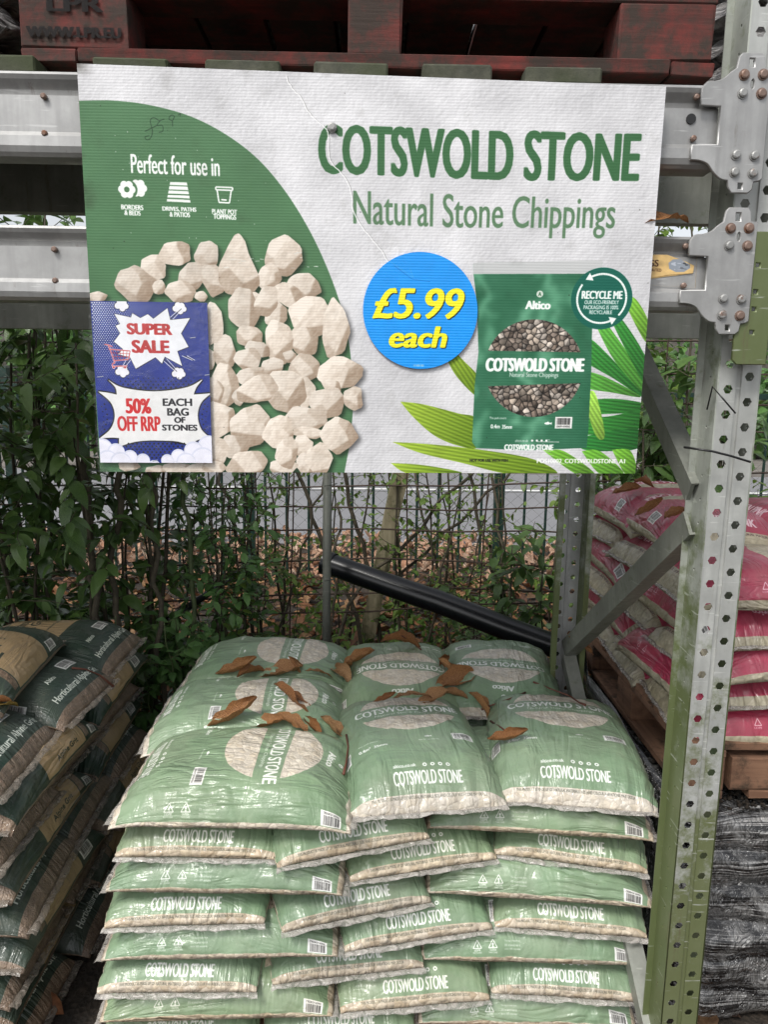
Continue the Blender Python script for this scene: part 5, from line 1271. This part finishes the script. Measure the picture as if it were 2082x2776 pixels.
M_PINK = mat_film('pink_printed_film', im_pk, [(.36, .32, .20), (.50, .44, .30), (.60, .54, .38), (.42, .37, .27)], cell=26, gloss=.2, wr=.7, milk=.35, milkc=(.42, .38, .30))
pv = [bag_mesh('pink_bag_film', .375, .54, T, 500+i, lump=.005, strip=(.055, .03, .03), wrk=.006, droop=.022) for i, T in enumerate((.098, .102, .095))]
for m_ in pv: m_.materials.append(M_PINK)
PG = 'pink bags of pale pebbles on the right pallet'; zP0 = .775; pp = .088
for k in range(6):
    z = zP0+pp*(5-k)
    if k % 2 == 1: items = [(1.93, 's'), (2.30, 's'), (2.66, 's')]
    else: items = [(2.02, 'l'), (2.56, 'l')]
    for j, (y, t_) in enumerate(items):
        lab = f"pink pebble bag, {'short end' if t_ == 's' else 'long side'} towards the green bags, {LAY[k]} pink layer, {dist_words[j]}"
        dx = random.uniform(-.02, .02)
        if t_ == 's': loc = (.815+.27+dx, y, z); rz = -math.pi/2+random.uniform(-.08, .08)
        else: loc = (.81+.187+dx, y, z); rz = random.choice((0, math.pi))+random.uniform(-.06, .06)
        if k == 0 and j == 0: loc = (loc[0]+.03, loc[1]+.25, loc[2])
        bag('pink_bag', pv[(k+j) % 3], loc, rz, lab, 'bag', PG, tilt=(random.uniform(-.05, .05), random.uniform(-.05, .05)))
    for j, (x, y) in enumerate(((1.50, 1.98), (1.50, 2.35)) if k % 2 == 0 else ((1.52, 1.92), (1.52, 2.3))):
        bag('pink_bag', pv[(k+j+1) % 3], (x-.12*(k % 2 == 0), y-.06, z), (-math.pi/2 if k % 2 == 0 else 0)+random.uniform(-.1, .1), f"pink pebble bag at the {'front' if j == 0 else 'back'} right of the pink stack, {LAY[k]} layer", 'bag', PG, tilt=(random.uniform(-.04, .04), random.uniform(-.03, .03)))

# grey sacks up on the rack, left and right of the red pallet
def mat_sack():
    t = NT('grey_woven_plastic'); n = t.n('TexNoise', Vector=t.coords('Object', (4, 4, 30), True), Scale=4.0, Detail=7.0, Distortion=1.5).outputs[0]
    return t.done(t.bsdf(Base_Color=t.ramp(n, [(.35, (.04, .038, .036)), (.5, (.16, .15, .145)), (.65, (.42, .41, .40))]), Roughness=.3, Coat_Weight=.4, Normal=t.bump(n, .8, .02)))
M_SACK = mat_sack()
sk = bag_mesh('grey_sack_film', .34, .5, .075, 700, wrk=.012, lump=.004); sk.materials.append(M_SACK)
for k in range(6):
    bag('grey_sack', sk, (.97+.02*(k % 2), 1.92, ZU1+.03+.07*k), math.pi/2+.1*k, f"grey crumpled plastic sack right of the red pallet, {['lowest', 'second', 'third', 'fourth', 'fifth', 'highest'][k]} of its pile", 'sack', 'grey sacks up on the rack', ends=False)
for k in range(3):
    bag('grey_sack', sk, (-.82, 1.62, ZU1+.03+.07*k), .1*k, f"grey crumpled sack left of the red pallet, {['lowest', 'middle', 'highest'][k]} of three", 'sack', 'grey sacks up on the rack', ends=False)
for k in range(6):  # unseen load, added to block sky light through the pallet deck gaps
    bag('grey_sack', sk, (-.36+.36*(k % 3), 1.64+.42*(k//3), zb+.165), .06*k-.1, f"unseen grey sack added to block sky above the red pallet, {['left', 'centre', 'right'][k % 3]} of its {['front', 'rear'][k//3]} row", 'sack', 'grey sacks up on the rack', ends=False)
for k in range(3):
    box_obj('shelf_board', (.10, .9, .027), M_SLAT, None, (.80+.16*k, 1.362+.5, ZU1+.015), bev=.003, label=f"mossy shelf board under the grey sacks right of the post, {['first', 'second', 'third'][k]} from the post", cat='board', group='mossy boards laid across the upper beams')

# ------------------------------------------------------------------ dry leaves and twigs lying on the bags
dl = []
for i in range(6):
    V_, F_, U_ = curled_leaf(900+i, (.40, .52, .46, .34, .5, .44)[i]); V_ = V_-np.array([V_[:, 0].mean(), V_[:, 1].mean(), np.percentile(V_[:, 2], 12)]); dl.append(mesh_np('dry_leaf', V_, F_, smooth=True, uv=U_)); dl[-1].materials.append(M_DRY)
DLG = 'dry chestnut leaves on the bags'
bpy.context.view_layer.update(); _dg = bpy.context.evaluated_depsgraph_get()
def drop(x, y, zdef):
    r = Vector(ray(x, y)).normalized(); hit, loc, nrm, idx, ob, mx = scene.ray_cast(_dg, Vector(C0)+r*.3, r)
    if hit and ob and ('bag' in ob.name or 'seal' in ob.name): return loc
    return atz(x, y, zdef)
def dryleaf(x, y, z, s, ang, v, lab, tilt=(0, 0)):
    p = drop(x, y+(24 if y < 1500 else 16), z-.02); s *= 1.0; o = obj('dry_leaf', dl[v % 6], None, None, (p.x, p.y, p.z+.001), (tilt[0], tilt[1], math.radians(ang)), label=lab, cat='leaf', group=DLG)
    o.scale = (s, s, s); return o
dryleaf(512, 1432, .80, .145, -90, 0, 'long curled brown leaf lying between the two rear left green bags', (0, .1))
dryleaf(606, 1432, .80, .135, -85, 1, 'brown leaf with a raised tip beside the long curled one', (.1, 0))
dryleaf(636, 1420, .81, .085, 80, 2, 'small upright brown leaf tip standing behind the others', (1.2, 0))
dryleaf(690, 1438, .80, .09, -80, 3, 'small curled brown leaf at the gap between left and middle bags')
dryleaf(735, 1440, .81, .12, 25, 4, 'long arched orange leaf bridging the rear left and middle bags', (.4, 0))
dryleaf(775, 1400, .84, .12, -70, 5, 'folded orange leaf on the edge of the rear middle bag', (.3, 0))
dryleaf(630, 1500, .81, .14, 68, 1, 'broad brown leaf lying across the middle left bag', (.35, .3))
dryleaf(505, 1545, .805, .16, -86, 0, 'long brown leaf in the crease above the front left bag', (.1, 0))
dryleaf(622, 1555, .81, .13, 55, 3, 'veined tan leaf standing up behind the front left bag', (.5, .2))
dryleaf(672, 1555, .81, .085, 40, 2, 'small brown leaf to the right of the veined tan leaf', (.4, 0))
dryleaf(722, 1562, .81, .105, 60, 5, 'tan leaf at the back right corner of the front left bag', (.5, 0))
dryleaf(868, 1376, .84, .15, -75, 4, 'orange leaf draped over the top of the rear middle bag', (.1, 0))
dryleaf(975, 1430, .80, .12, 70, 5, 'tangled brown leaf at the top of the gap between rear bags', (.7, 0))
dryleaf(985, 1450, .80, .15, -60, 1, 'long pointed orange leaf falling onto the right rear bag', (0, .2))
dryleaf(980, 1480, .79, .09, -100, 2, 'short brown leaf at the foot of the gap between rear bags')
dryleaf(895, 1490, .80, .11, -85, 3, 'brown leaf behind the upright middle front bag', (.3, 0))
dryleaf(832, 1492, .80, .07, -90, 0, 'tiny brown leaf edge showing behind the upright middle bag')
dryleaf(545, 1436, .80, .10, -60, 4, 'crumpled tan leaf lying over the tail of the long curled leaf', (.3, .3))
dryleaf(575, 1550, .80, .11, -100, 5, 'crumpled brown leaf overlapping the long leaf in the front left crease', (.3, .2))
dryleaf(760, 1420, .80, .10, -150, 0, 'rolled brown leaf at the foot of the arched orange leaf', (.2, .4))
dryleaf(960, 1412, .81, .10, -20, 2, 'rolled leaf at the top of the gap left of the back right bag', (.4, .2))
dryleaf(935, 1488, .80, .10, -70, 1, 'flat tan leaf right of the leaf behind the upright middle bag', (.2, 0))
dryleaf(1035, 1515, .80, .10, -140, 4, 'narrow brown leaf in the gap beside the front right bag', (-.3, 0))
dryleaf(1098, 1588, .80, .115, -110, 0, 'curled orange leaf lying on the front right green bag', (0, .1))
def on(x, y, z): p = drop(x, y, z); return p+Vector((0, 0, .003))
TG_ = 'leaf stalks lying on the bags'
def stalk(pts, lab, r=.0022):
    m = MB().tube(pts, [r*1.5]+[r]*(len(pts)-2)+[r*1.7], 6); obj('leaf_stalk', m.mesh('leaf_stalk', True), M_TWIG, label=lab, cat='twig', group=TG_)
stalk([on(1135, 1498, .81), on(1100, 1512, .83), on(1050, 1530, .82), on(1040, 1535, .81)], 'dark red leaf stalk resting on the middle and right front bags')
stalk([on(1152, 1475, .815), on(1190, 1490, .83), on(1230, 1505, .83), on(1252, 1520, .81), on(1265, 1525, .80)], 'long dark stalk across the back of the front right bag')
stalk([on(1060, 1560, .80), on(1085, 1575, .815), on(1100, 1590, .82)], 'short stalk running to the curled orange leaf')
stalk([on(748, 1590, .80), on(752, 1615, .80), on(748, 1650, .79), on(742, 1675, .78)], 'bent dark stalk in the gap between front left and middle bags')
stalk([on(868, 1375, .84), on(890, 1390, .85), on(910, 1405, .84)], 'thin stalk on the rear middle bag beside the orange leaf', .0016)
stalk([on(155, 1445, .90), on(185, 1448, .90), on(215, 1460, .89), on(245, 1485, .86)], 'reddish stalk lying across the top grit bag of the left stack', .0025)
lf = dryleaf(8, 1520, .86, .10, -20, 3, 'yellowish veined leaf on the edge of the top grit bag'); lf.data = lf.data.copy(); lf.data.materials.clear()
lf.data.materials.append(mat_dryleaf('yellowing_leaf', [(.30, .22, .05), (.38, .27, .07)])); lf['group'] = DLG
dryleaf(-15, 1505, .87, .09, -60, 2, 'brown leaf half out of view on the top grit bag')
for (x, y, Y, s, a, v, lab) in ((1355, 1062, 2.45, .10, -90, 1, 'brown leaf lying on the topmost pink bag at its far end'), (1392, 1052, 2.4, .09, -70, 4, 'orange brown leaf beside the other on the topmost pink bag'),
                                (1405, 1108, 2.1, .10, -80, 0, 'long flat brown leaf between the first and second pink layers'), (1460, 1112, 1.95, .09, -60, 5, 'brown leaf just left of the post on the pink bags')):
    p = at(x, y, Y); o = obj('dry_leaf', dl[v], None, None, (p.x, p.y, p.z), (.1, 0, math.radians(a)), label=lab, cat='leaf', group=DLG); o.scale = (s,)*3
p = at(1425, 505, 1.40); o = obj('dry_leaf', dl[3], None, None, (p.x-.01, 1.36, ZL1+.012), (.5, .5, math.radians(-60)), label='brown leaf perched on the lower front beam right of the sign', cat='leaf', group=DLG); o.scale = (.13,)*3
p = at(1255, 1395, 2.15); o = obj('dry_leaf', dl[5], None, None, p, (.5, 0, 1.2), label='brown leaf caught where the brace meets the rear post', cat='leaf', group=DLG); o.scale = (.09,)*3

# ------------------------------------------------------------------ fences and posts behind
pipe_lab = 'galvanised round pole standing behind the green stack'
def pole():
    b, t_ = at(703, 1360, 2.95), at(709, 1020, 2.95); r = .0175
    m = MB().tube([(b.x, 2.95, 0), (t_.x, 2.95, 1.9)], r, 18)
    root = obj('metal_pole', m.mesh('metal_pole', False), M_BRACE, label=pipe_lab, cat='pole')
    for p in root.data.polygons: p.use_smooth = len(p.vertices) == 4
    for z in (.86, 1.25):
        k = MB().tube([(b.x-.004, 2.95-r-.008, z), (b.x+.03, 2.95-r-.004, z+.004), (b.x+.045, 2.96, z+.006)], .0022, 5); obj('tie_wire', k.mesh('tie_wire'), M_WIRE, root)
pole()
def pipe(name, pts, r, label, n=20):
    m = MB().tube(pts, r, n, cap=False); o = obj(name, m.mesh(name, True), M_BLACKPIPE, label=label, cat='pipe', group='black plastic pipes thrown behind the stack')
    sm = o.modifiers.new('wall', 'SOLIDIFY'); sm.thickness = .004; sm.offset = -1
    return o
a, b = at(722, 1222, 3.12), at(1205, 1398, 2.72); d = (b-a)
pp_ = pipe('black_pipe', [a-d*.05, a, a+d*.35+Vector((0, 0, .004)), a+d*.5+Vector((0, 0, .008)), a+d*.8, b, b+d*.12], .048, 'thick black plastic pipe slanting down behind the green stack')
m_ = MB().tube([a-d*.05, a-d*.005], .053, 20, cap=False); obj('pipe_collar', m_.mesh('pipe_collar', True), M_BLACKPIPE, pp_)
a, b = at(360, 1342, 3.0), at(512, 1240, 3.4); pipe('thin_black_pipe', [a, (a+b)/2, b], .016, 'thin black pipe slanting up to the fence left of the pole', 12)
# mossy timber stake
a, b = at(826, 1215, 3.55), at(862, 1040, 3.50)
st_ = MB(); d = (b-a).normalized(); sx = Vector((1, 0, 0)); sy = d.cross(sx).normalized(); sx = sy.cross(d)
pts = []
for t_ in np.linspace(-.9, .55, 12):
    c_ = a+d*t_; j = .003
    pts.append([c_+sx*(.037+random.uniform(-j, j))*u+sy*.012*v for u, v in ((-1, -1), (1, -1), (1, 1), (-1, 1))])
V = [p for q in pts for p in q]; F = [(i*4+k, i*4+(k+1) % 4, (i+1)*4+(k+1) % 4, (i+1)*4+k) for i in range(11) for k in range(4)]+[(3, 2, 1, 0), (44, 45, 46, 47)]
st_.V = V; st_.F = F; obj('timber_stake', st_.mesh('timber_stake'), M_STAKE, label='weathered greenish timber stake leaning behind the black pipe', cat='stake')
# rusty welded mesh fence
mf = empty('mesh_fence', (0, 3.3, 0), 0, 'rusty welded steel mesh fence close behind the stacks', 'fence')
zr = [at(1000, y, 3.3).z for y in (1320, 1288, 1222, 1150, 1092, 1046)]+[1.42, 1.56, 1.70, 1.84, 1.98, 2.14]
for k, z in enumerate(zr):
    w = MB(); P = []
    for i in range(17):
        x = -3+6*i/16; P.append((x, random.uniform(-.012, .012), z+.022*(x)+random.uniform(-.012, .012)+.02*math.sin(x*1.7+k)))
    w.tube(P, .0042, 5); obj('rod', w.mesh('rod'), M_RUSTROD, mf)
vx = [-2.5, -2.1, -1.7, -1.35, -1.0, -.70, -.52, -.36, .16, .52, .98, 1.3, 1.7, 2.1]
for k, x in enumerate(vx):
    w = MB(); sl = random.uniform(-.05, .05); P = [(x+sl*(z-1)+random.uniform(-.006, .006), random.uniform(-.01, .01)+.006, z) for z in np.linspace(.05, 2.25, 8)]
    w.tube(P, .0034, 5); obj('rod', w.mesh('rod'), M_RUSTROD, mf)
# chain link and green bars
cl = empty('chain_link_fence', (0, 5.3, 0), 0, 'slack chain link netting in front of the green bar fence', 'fence')
w = MB(); nW = 150; dx = .052; z0_, z1_ = .08, 1.75
for i in range(nW):
    x = (i-nW/2)*dx; zz = z0_; s_ = 1 if i % 2 else -1; P = []
    kk = 0
    while zz < z1_:
        wob = .010*math.sin(x*3+zz*4)+.012*math.sin(x*7.1)*math.sin(zz*3.3)
        P.append((x+s_*dx/2*(1 if kk % 2 else -1)+wob, .004*(1 if kk % 2 else -1)+.03*math.sin(x*2), zz)); zz += .046; kk += 1
    w.tube(P, .0014, 3, cap=False)
me = bpy.data.meshes.new('netting'); me.from_pydata([tuple(v) for v in w.V], [], w.F); obj('netting', me, M_WIRE, cl, kind='stuff')
for z in (.10, .9, 1.74): k = MB().tube([(-3.9, .01, z), (0, .012, z-.01), (3.9, .01, z)], .0022, 4); obj('line_wire', k.mesh('line_wire'), M_WIRE, cl)
bf = empty('bar_fence', (0, 5.6, 0), 0, 'dark green steel bar fence along the road behind everything', 'fence')
bar_me = MB().tube([(0, 0, .02), (0, 0, 1.66)], .0105, 8).mesh('bar', False); bar_me.materials.append(M_GREENPAINT)
for i in range(46): obj('bar', bar_me, None, bf, (-3.8+i*.166+random.uniform(-.004, .004), 0, 0))
for z in (.10, 1.60): box_obj('rail', (7.7, .012, .045), M_GREENPAINT, bf, (0, .018, z))
for x in (-2.75, -.93, .98, 2.8): box_obj('fence_post', (.06, .06, 1.75), M_GREENPAINT, bf, (x, .05, .875))

# ------------------------------------------------------------------ plants
def curve_pts(p, d, L, n, wob, up=.0, r=random):
    P = [Vector(p)]; d = Vector(d).normalized()
    for i in range(n):
        d = (d+Vector((r.uniform(-wob, wob), r.uniform(-wob, wob), r.uniform(-wob, wob)+up))).normalized(); P.append(P[-1]+d*L/n)
    return P
leaf_meshes = {}
def leafset(name, mat, specs):
    out = []
    for i, (w, fo, dr) in enumerate(specs):
        B = leaf_base(w, fo, dr, i+len(name)); me = mesh_np(name, *B[:2], smooth=True, uv=B[2]); me.materials.append(mat); out.append((B, me))
    return out
LS_DK = leafset('leaf', M_LEAF_DK, [(.44, .35, .22), (.50, .25, .35), (.40, .45, .15), (.47, .2, .5)])
LS_MD = leafset('leaf', M_LEAF_MD, [(.46, .3, .25), (.52, .2, .4), (.42, .4, .1)])
LS_LT = leafset('leaf', M_LEAF_LT, [(.50, .3, .2), (.58, .2, .3), (.46, .3, .1)])
def shrub(name, label, cat, stems, ls, size, per_m, matstem, seed, twig=(.18, .40), keep=300, bounds=None, ntw=9, rad=.009, group=None, up=.12, lean=None, minz=.0):
    r = random.Random(seed); root = empty(name, stems[0][0], 0, label, cat, group); R0 = root.location; LV = []; tw = MB()
    for (p, top, th) in stems:
        d = Vector(top)-Vector(p); n = 9; P = [Vector(p)+d*i/n+Vector((r.uniform(-1, 1), r.uniform(-1, 1), 0))*.006*(1+d.length) for i in range(n+1)]
        m = MB().tube([q-R0 for q in P], [th*(1-.6*i/n) for i in range(n+1)], 7); obj('stem', m.mesh('stem', True), matstem, root)
        for k in range(ntw):
            i = r.uniform(.12, 1)*n; q = P[int(i)].lerp(P[min(n, int(i)+1)], i-int(i)); a = r.uniform(0, 6.28)
            dd = Vector((math.cos(a), math.sin(a), r.uniform(-.2, .9))); Lt_ = r.uniform(*twig); T_ = curve_pts(q, dd, Lt_, 5, .28, up*(1 if r.random() < .6 else -.6), r)
            tw.tube([v-R0 for v in T_], [.0022, .002, .0018, .0015, .0013, .001], 4, cap=False)
            nl = max(2, int(Lt_*per_m))
            for j in range(nl):
                f = (j+.6)/nl*5; bq = T_[int(min(4, f))].lerp(T_[int(min(4, f))+1], f-int(min(4, f)) if f < 5 else 1)
                if bounds and not (bounds[0] < bq.x < bounds[1] and bounds[2] < bq.y < bounds[3]): continue
                if bq.y < 2.62 and bq.z < 1.0 or bq.y < 2.36 and not 1.5 < bq.z < 1.9: continue
                ax = (T_[-1]-T_[0]).normalized(); side = Vector((r.uniform(-1, 1), r.uniform(-1, 1), r.uniform(-1.1, .35))); dr_ = (ax*.6+side.normalized()).normalized()
                upv = Vector((r.uniform(-.4, .4), r.uniform(-.6, .2), 1)); x = dr_.cross(upv).normalized(); z = x.cross(dr_); s = size*r.uniform(.6, 1.25)
                M_ = Matrix(((x.x, dr_.x, z.x, bq.x), (x.y, dr_.y, z.y, bq.y), (x.z, dr_.z, z.z, bq.z), (0, 0, 0, 1))) @ Matrix.Diagonal((s, s, s, 1)); LV.append(M_)
    obj('twigs', tw.mesh('twigs'), matstem, root, kind='stuff')
    cam_ = Vector(C0); vis = sorted(LV, key=lambda m: (m.translation-cam_).length + (0 if abs(m.translation.x/m.translation.y) < .56 else 5))
    Ti = Matrix.Translation(-R0)
    for m in vis[:keep]:
        o = bpy.data.objects.new('leaf', ls[r.randrange(len(ls))][1]); o.matrix_basis = Ti @ m; o.parent = root; COL.objects.link(o)
    rest = vis[keep:]
    if rest:
        groups = [rest[i::len(ls)] for i in range(len(ls))]
        Vs, Fs, Us = [], [], []; off_ = 0
        for g, (B, me_) in zip(groups, ls):
            if not g: continue
            R = np.stack([np.array(m)[:3, :3] for m in g]); T = np.stack([np.array(m)[:3, 3]-np.array(R0) for m in g]); n = len(B[0])
            Vs.append((np.einsum('nij,kj->nki', R, B[0])+T[:, None]).reshape(-1, 3)); Fs.append((B[1][None]+(np.arange(len(g))*n)[:, None, None]).reshape(-1, 3)+off_); Us.append(np.tile(B[2], (len(g), 1))); off_ += n*len(g)
        me = mesh_np('foliage', np.vstack(Vs), np.vstack(Fs), smooth=True, uv=np.vstack(Us)); me.materials.append(ls[0][1].materials[0]); obj('foliage', me, None, root, kind='stuff')
    return root, len(LV)
rr_ = random.Random(3)
def stems_in(x0, x1, y0, y1, n, h, th=.009, z=0.0, r=rr_): return [((x:=r.uniform(x0, x1), y:=r.uniform(y0, y1), z), (x+r.uniform(-.25, .25), y+r.uniform(-.2, .1), h*r.uniform(.75, 1.05)), th*r.uniform(.7, 1.3)) for _ in range(n)]
# big laurel on the left: three shrubs growing into each other
shrub('laurel_shrub', 'dense dark green laurel shrub filling the left edge behind the grit bags', 'shrub', stems_in(-1.75, -1.25, 2.75, 3.2, 11, 2.25), LS_DK, .100, 30, M_STEM, 11, bounds=(-2.6, -.9, 2.05, 3.9), ntw=19, twig=(.15, .65))
shrub('laurel_shrub', 'dark green leafy shrub behind the sale poster, between laurel and sign', 'shrub', stems_in(-1.2, -.85, 2.8, 3.2, 8, 2.2), LS_DK, .085, 32, M_STEM, 12, bounds=(-1.5, -.50, 2.05, 3.8), ntw=17, twig=(.15, .38))
shrub('young_shrub', 'mid green shrub with upright stems just left of the pole, under the sign', 'shrub', stems_in(-.85, -.45, 3.0, 3.5, 8, 1.35, .007), LS_MD, .055, 42, M_STEM, 13, bounds=(-1.2, -.28, 2.7, 3.9), ntw=16, twig=(.12, .3))
shrub('low_shrub', 'low leafy green seedling clump beside the rear of the green stack', 'shrub', [((x, y, 0), (x+rr_.uniform(-.12, .12), y+rr_.uniform(-.1, .1), rr_.uniform(.45, .80)), .005) for x, y in ((-.80, 2.75), (-.72, 2.82), (-.62, 2.9), (-.9, 2.8), (-.52, 2.95), (-.78, 2.95), (-.95, 2.72), (-.68, 2.72))], LS_MD, .062, 60, M_STEMG, 14, ntw=13, twig=(.08, .2))
shrub('privet', 'sparse pale green privet twigs threaded through the mesh fence behind the stake', 'shrub', stems_in(-.75, -.1, 3.35, 3.9, 8, 1.5, .008), LS_LT, .036, 36, M_STEM, 15, ntw=15, twig=(.18, .5), up=.02)
shrub('privet', 'sparse pale green privet between the stake and the rear rack post', 'shrub', stems_in(.1, .85, 3.4, 4.0, 10, 1.5, .009), LS_LT, .036, 32, M_STEM, 16, ntw=15, twig=(.18, .5), up=.02)
shrub('low_shrub', 'low green undergrowth sprouting right beside the pole foot', 'shrub', [((x, y, .05), (x+rr_.uniform(-.15, .15), y+rr_.uniform(-.1, .1), rr_.uniform(.5, .85)), .004) for x, y in ((-.38, 3.2), (-.24, 3.3), (-.1, 3.45), (.05, 3.5), (-.45, 3.1), (.18, 3.6))], LS_LT, .05, 55, M_STEMG, 24, ntw=12, twig=(.08, .22))
shrub('low_shrub', 'low green undergrowth behind the middle of the black pipe', 'shrub', [((x, y, .05), (x+rr_.uniform(-.15, .15), y+rr_.uniform(-.1, .1), rr_.uniform(.4, .75)), .004) for x, y in ((.3, 3.5), (.42, 3.4), (.6, 3.6), (.75, 3.5))], LS_MD, .05, 55, M_STEMG, 25, ntw=12, twig=(.08, .22))
shrub('laurel_shrub', 'dark glossy shrub low behind the pipe, next to the rear rack post', 'shrub', [((x, 3.2, 0), (x+rr_.uniform(-.1, .1), 3.15, rr_.uniform(.7, .98)), .006) for x in (.58, .66, .74, .5, .8)], LS_DK, .075, 50, M_STEM, 17, ntw=9, twig=(.08, .2))
shrub('laurel_shrub', 'dark green shrub behind the pink bags, right of the sign', 'shrub', stems_in(.95, 1.7, 3.0, 3.5, 12, 1.75), LS_DK, .10, 34, M_STEM, 18, bounds=(.8, 2.3, 2.85, 4.2), ntw=18, twig=(.15, .4))
shrub('privet', 'yellowing bush seen between the beams right of the sign', 'shrub', stems_in(.8, 2.4, 3.7, 4.4, 12, 3.2, .009), LS_LT, .06, 34, M_STEM, 19, ntw=22, twig=(.2, .5))
# bare crossing stems
for k, (x0, y0, x1, y1, Y0, Y1, r_) in enumerate(((735, 1250, 640, 1020, 3.5, 3.7, .010), (820, 1225, 1010, 1030, 3.5, 3.9, .009), (800, 1240, 740, 1030, 3.6, 3.6, .010), (870, 1240, 1075, 1040, 3.7, 3.9, .008), (960, 1330, 900, 1030, 3.6, 4.0, .007), (1085, 1300, 1010, 1030, 3.7, 3.8, .009), (1100, 1290, 1060, 1030, 3.6, 3.9, .008), (620, 1300, 700, 1030, 3.4, 3.6, .006), (720, 1330, 730, 1170, 3.2, 3.3, .006), (520, 1180, 470, 1020, 3.4, 3.6, .009), (560, 1340, 520, 1020, 3.5, 3.5, .007), (420, 1350, 400, 1050, 2.9, 3.0, .010), (345, 1380, 330, 1080, 2.75, 2.9, .010), (205, 1350, 190, 1100, 2.7, 2.8, .013), (245, 1350, 250, 1100, 2.75, 2.8, .012))):
    p, q = at(x0, y0, Y0), at(x1, y1, Y1); d = q-p
    P = [p+d*t_+Vector((random.uniform(-1, 1), random.uniform(-1, 1), random.uniform(-1, 1)))*.018 for t_ in np.linspace(-.5, 1.5, 14)]
    if P[0].z > 0: P[0] = Vector((P[0].x-d.x*.2, P[0].y, 0.0))
    m = MB().tube([v for v in P if v.z > -.02 or v is P[0]], r_, 7)
    lab = f"bare woody sapling stem, {['first','second','third','fourth','fifth','sixth','seventh','eighth','ninth','tenth','eleventh','twelfth','thirteenth','fourteenth','fifteenth'][k]} counted in the thicket behind the stacks" if False else None
    desc = ['thick stem leaning left beside the pole', 'stem leaning right across the stake foot', 'upright stem just left of the stake', 'thin stem sweeping right from the stake', 'slim stem rising behind the pipe middle', 'dark stem in the middle of the privet', 'dark stem close to its twin near the post', 'thin stem crossing behind the pole', 'short stem right of the pole foot', 'stem leaning under the poster corner',
            'thin stem under the middle of the printed stones', 'greenish stem behind the low seedlings', 'brown stem between low seedlings and laurel', 'thick stem under the laurel, left one', 'thick stem under the laurel, right one'][k]
    obj('sapling_stem', m.mesh('sapling_stem', True), M_STEM if k not in (11,) else M_STEMG, label='bare '+desc, cat='sapling', group='bare sapling stems behind the stacks')
# hedge and trees across the road
Ms = []
for i in range(16000):
    x = RNG.uniform(-22, 22); z = RNG.uniform(.1, 5.2)*RNG.random()**.35; y = 17.2+RNG.uniform(-.7, 1.6)+.5*math.sin(x*1.3)+.4*math.sin(z*2+x)
    if math.sin(x*.9)*math.sin(x*.37+1)*1.2+4.2 < z: continue
    Ms.append(TRS((x, y, z), (RNG.uniform(-1, 1), RNG.uniform(-1, 1), RNG.uniform(0, 6.3)), RNG.uniform(.16, .34)))
obj('far_hedge', scatter_mesh('far_hedge', leaf_base(.6, .2, .3), Ms), M_LEAF_MD, kind='stuff', label='tall mixed hedge on the far side of the road')
wl = MB().box(-24, 24, 19.2, 19.4, 0, 3.4); obj('wall', wl.mesh('wall'), bpy.data.materials['paving_concrete'], kind='structure')
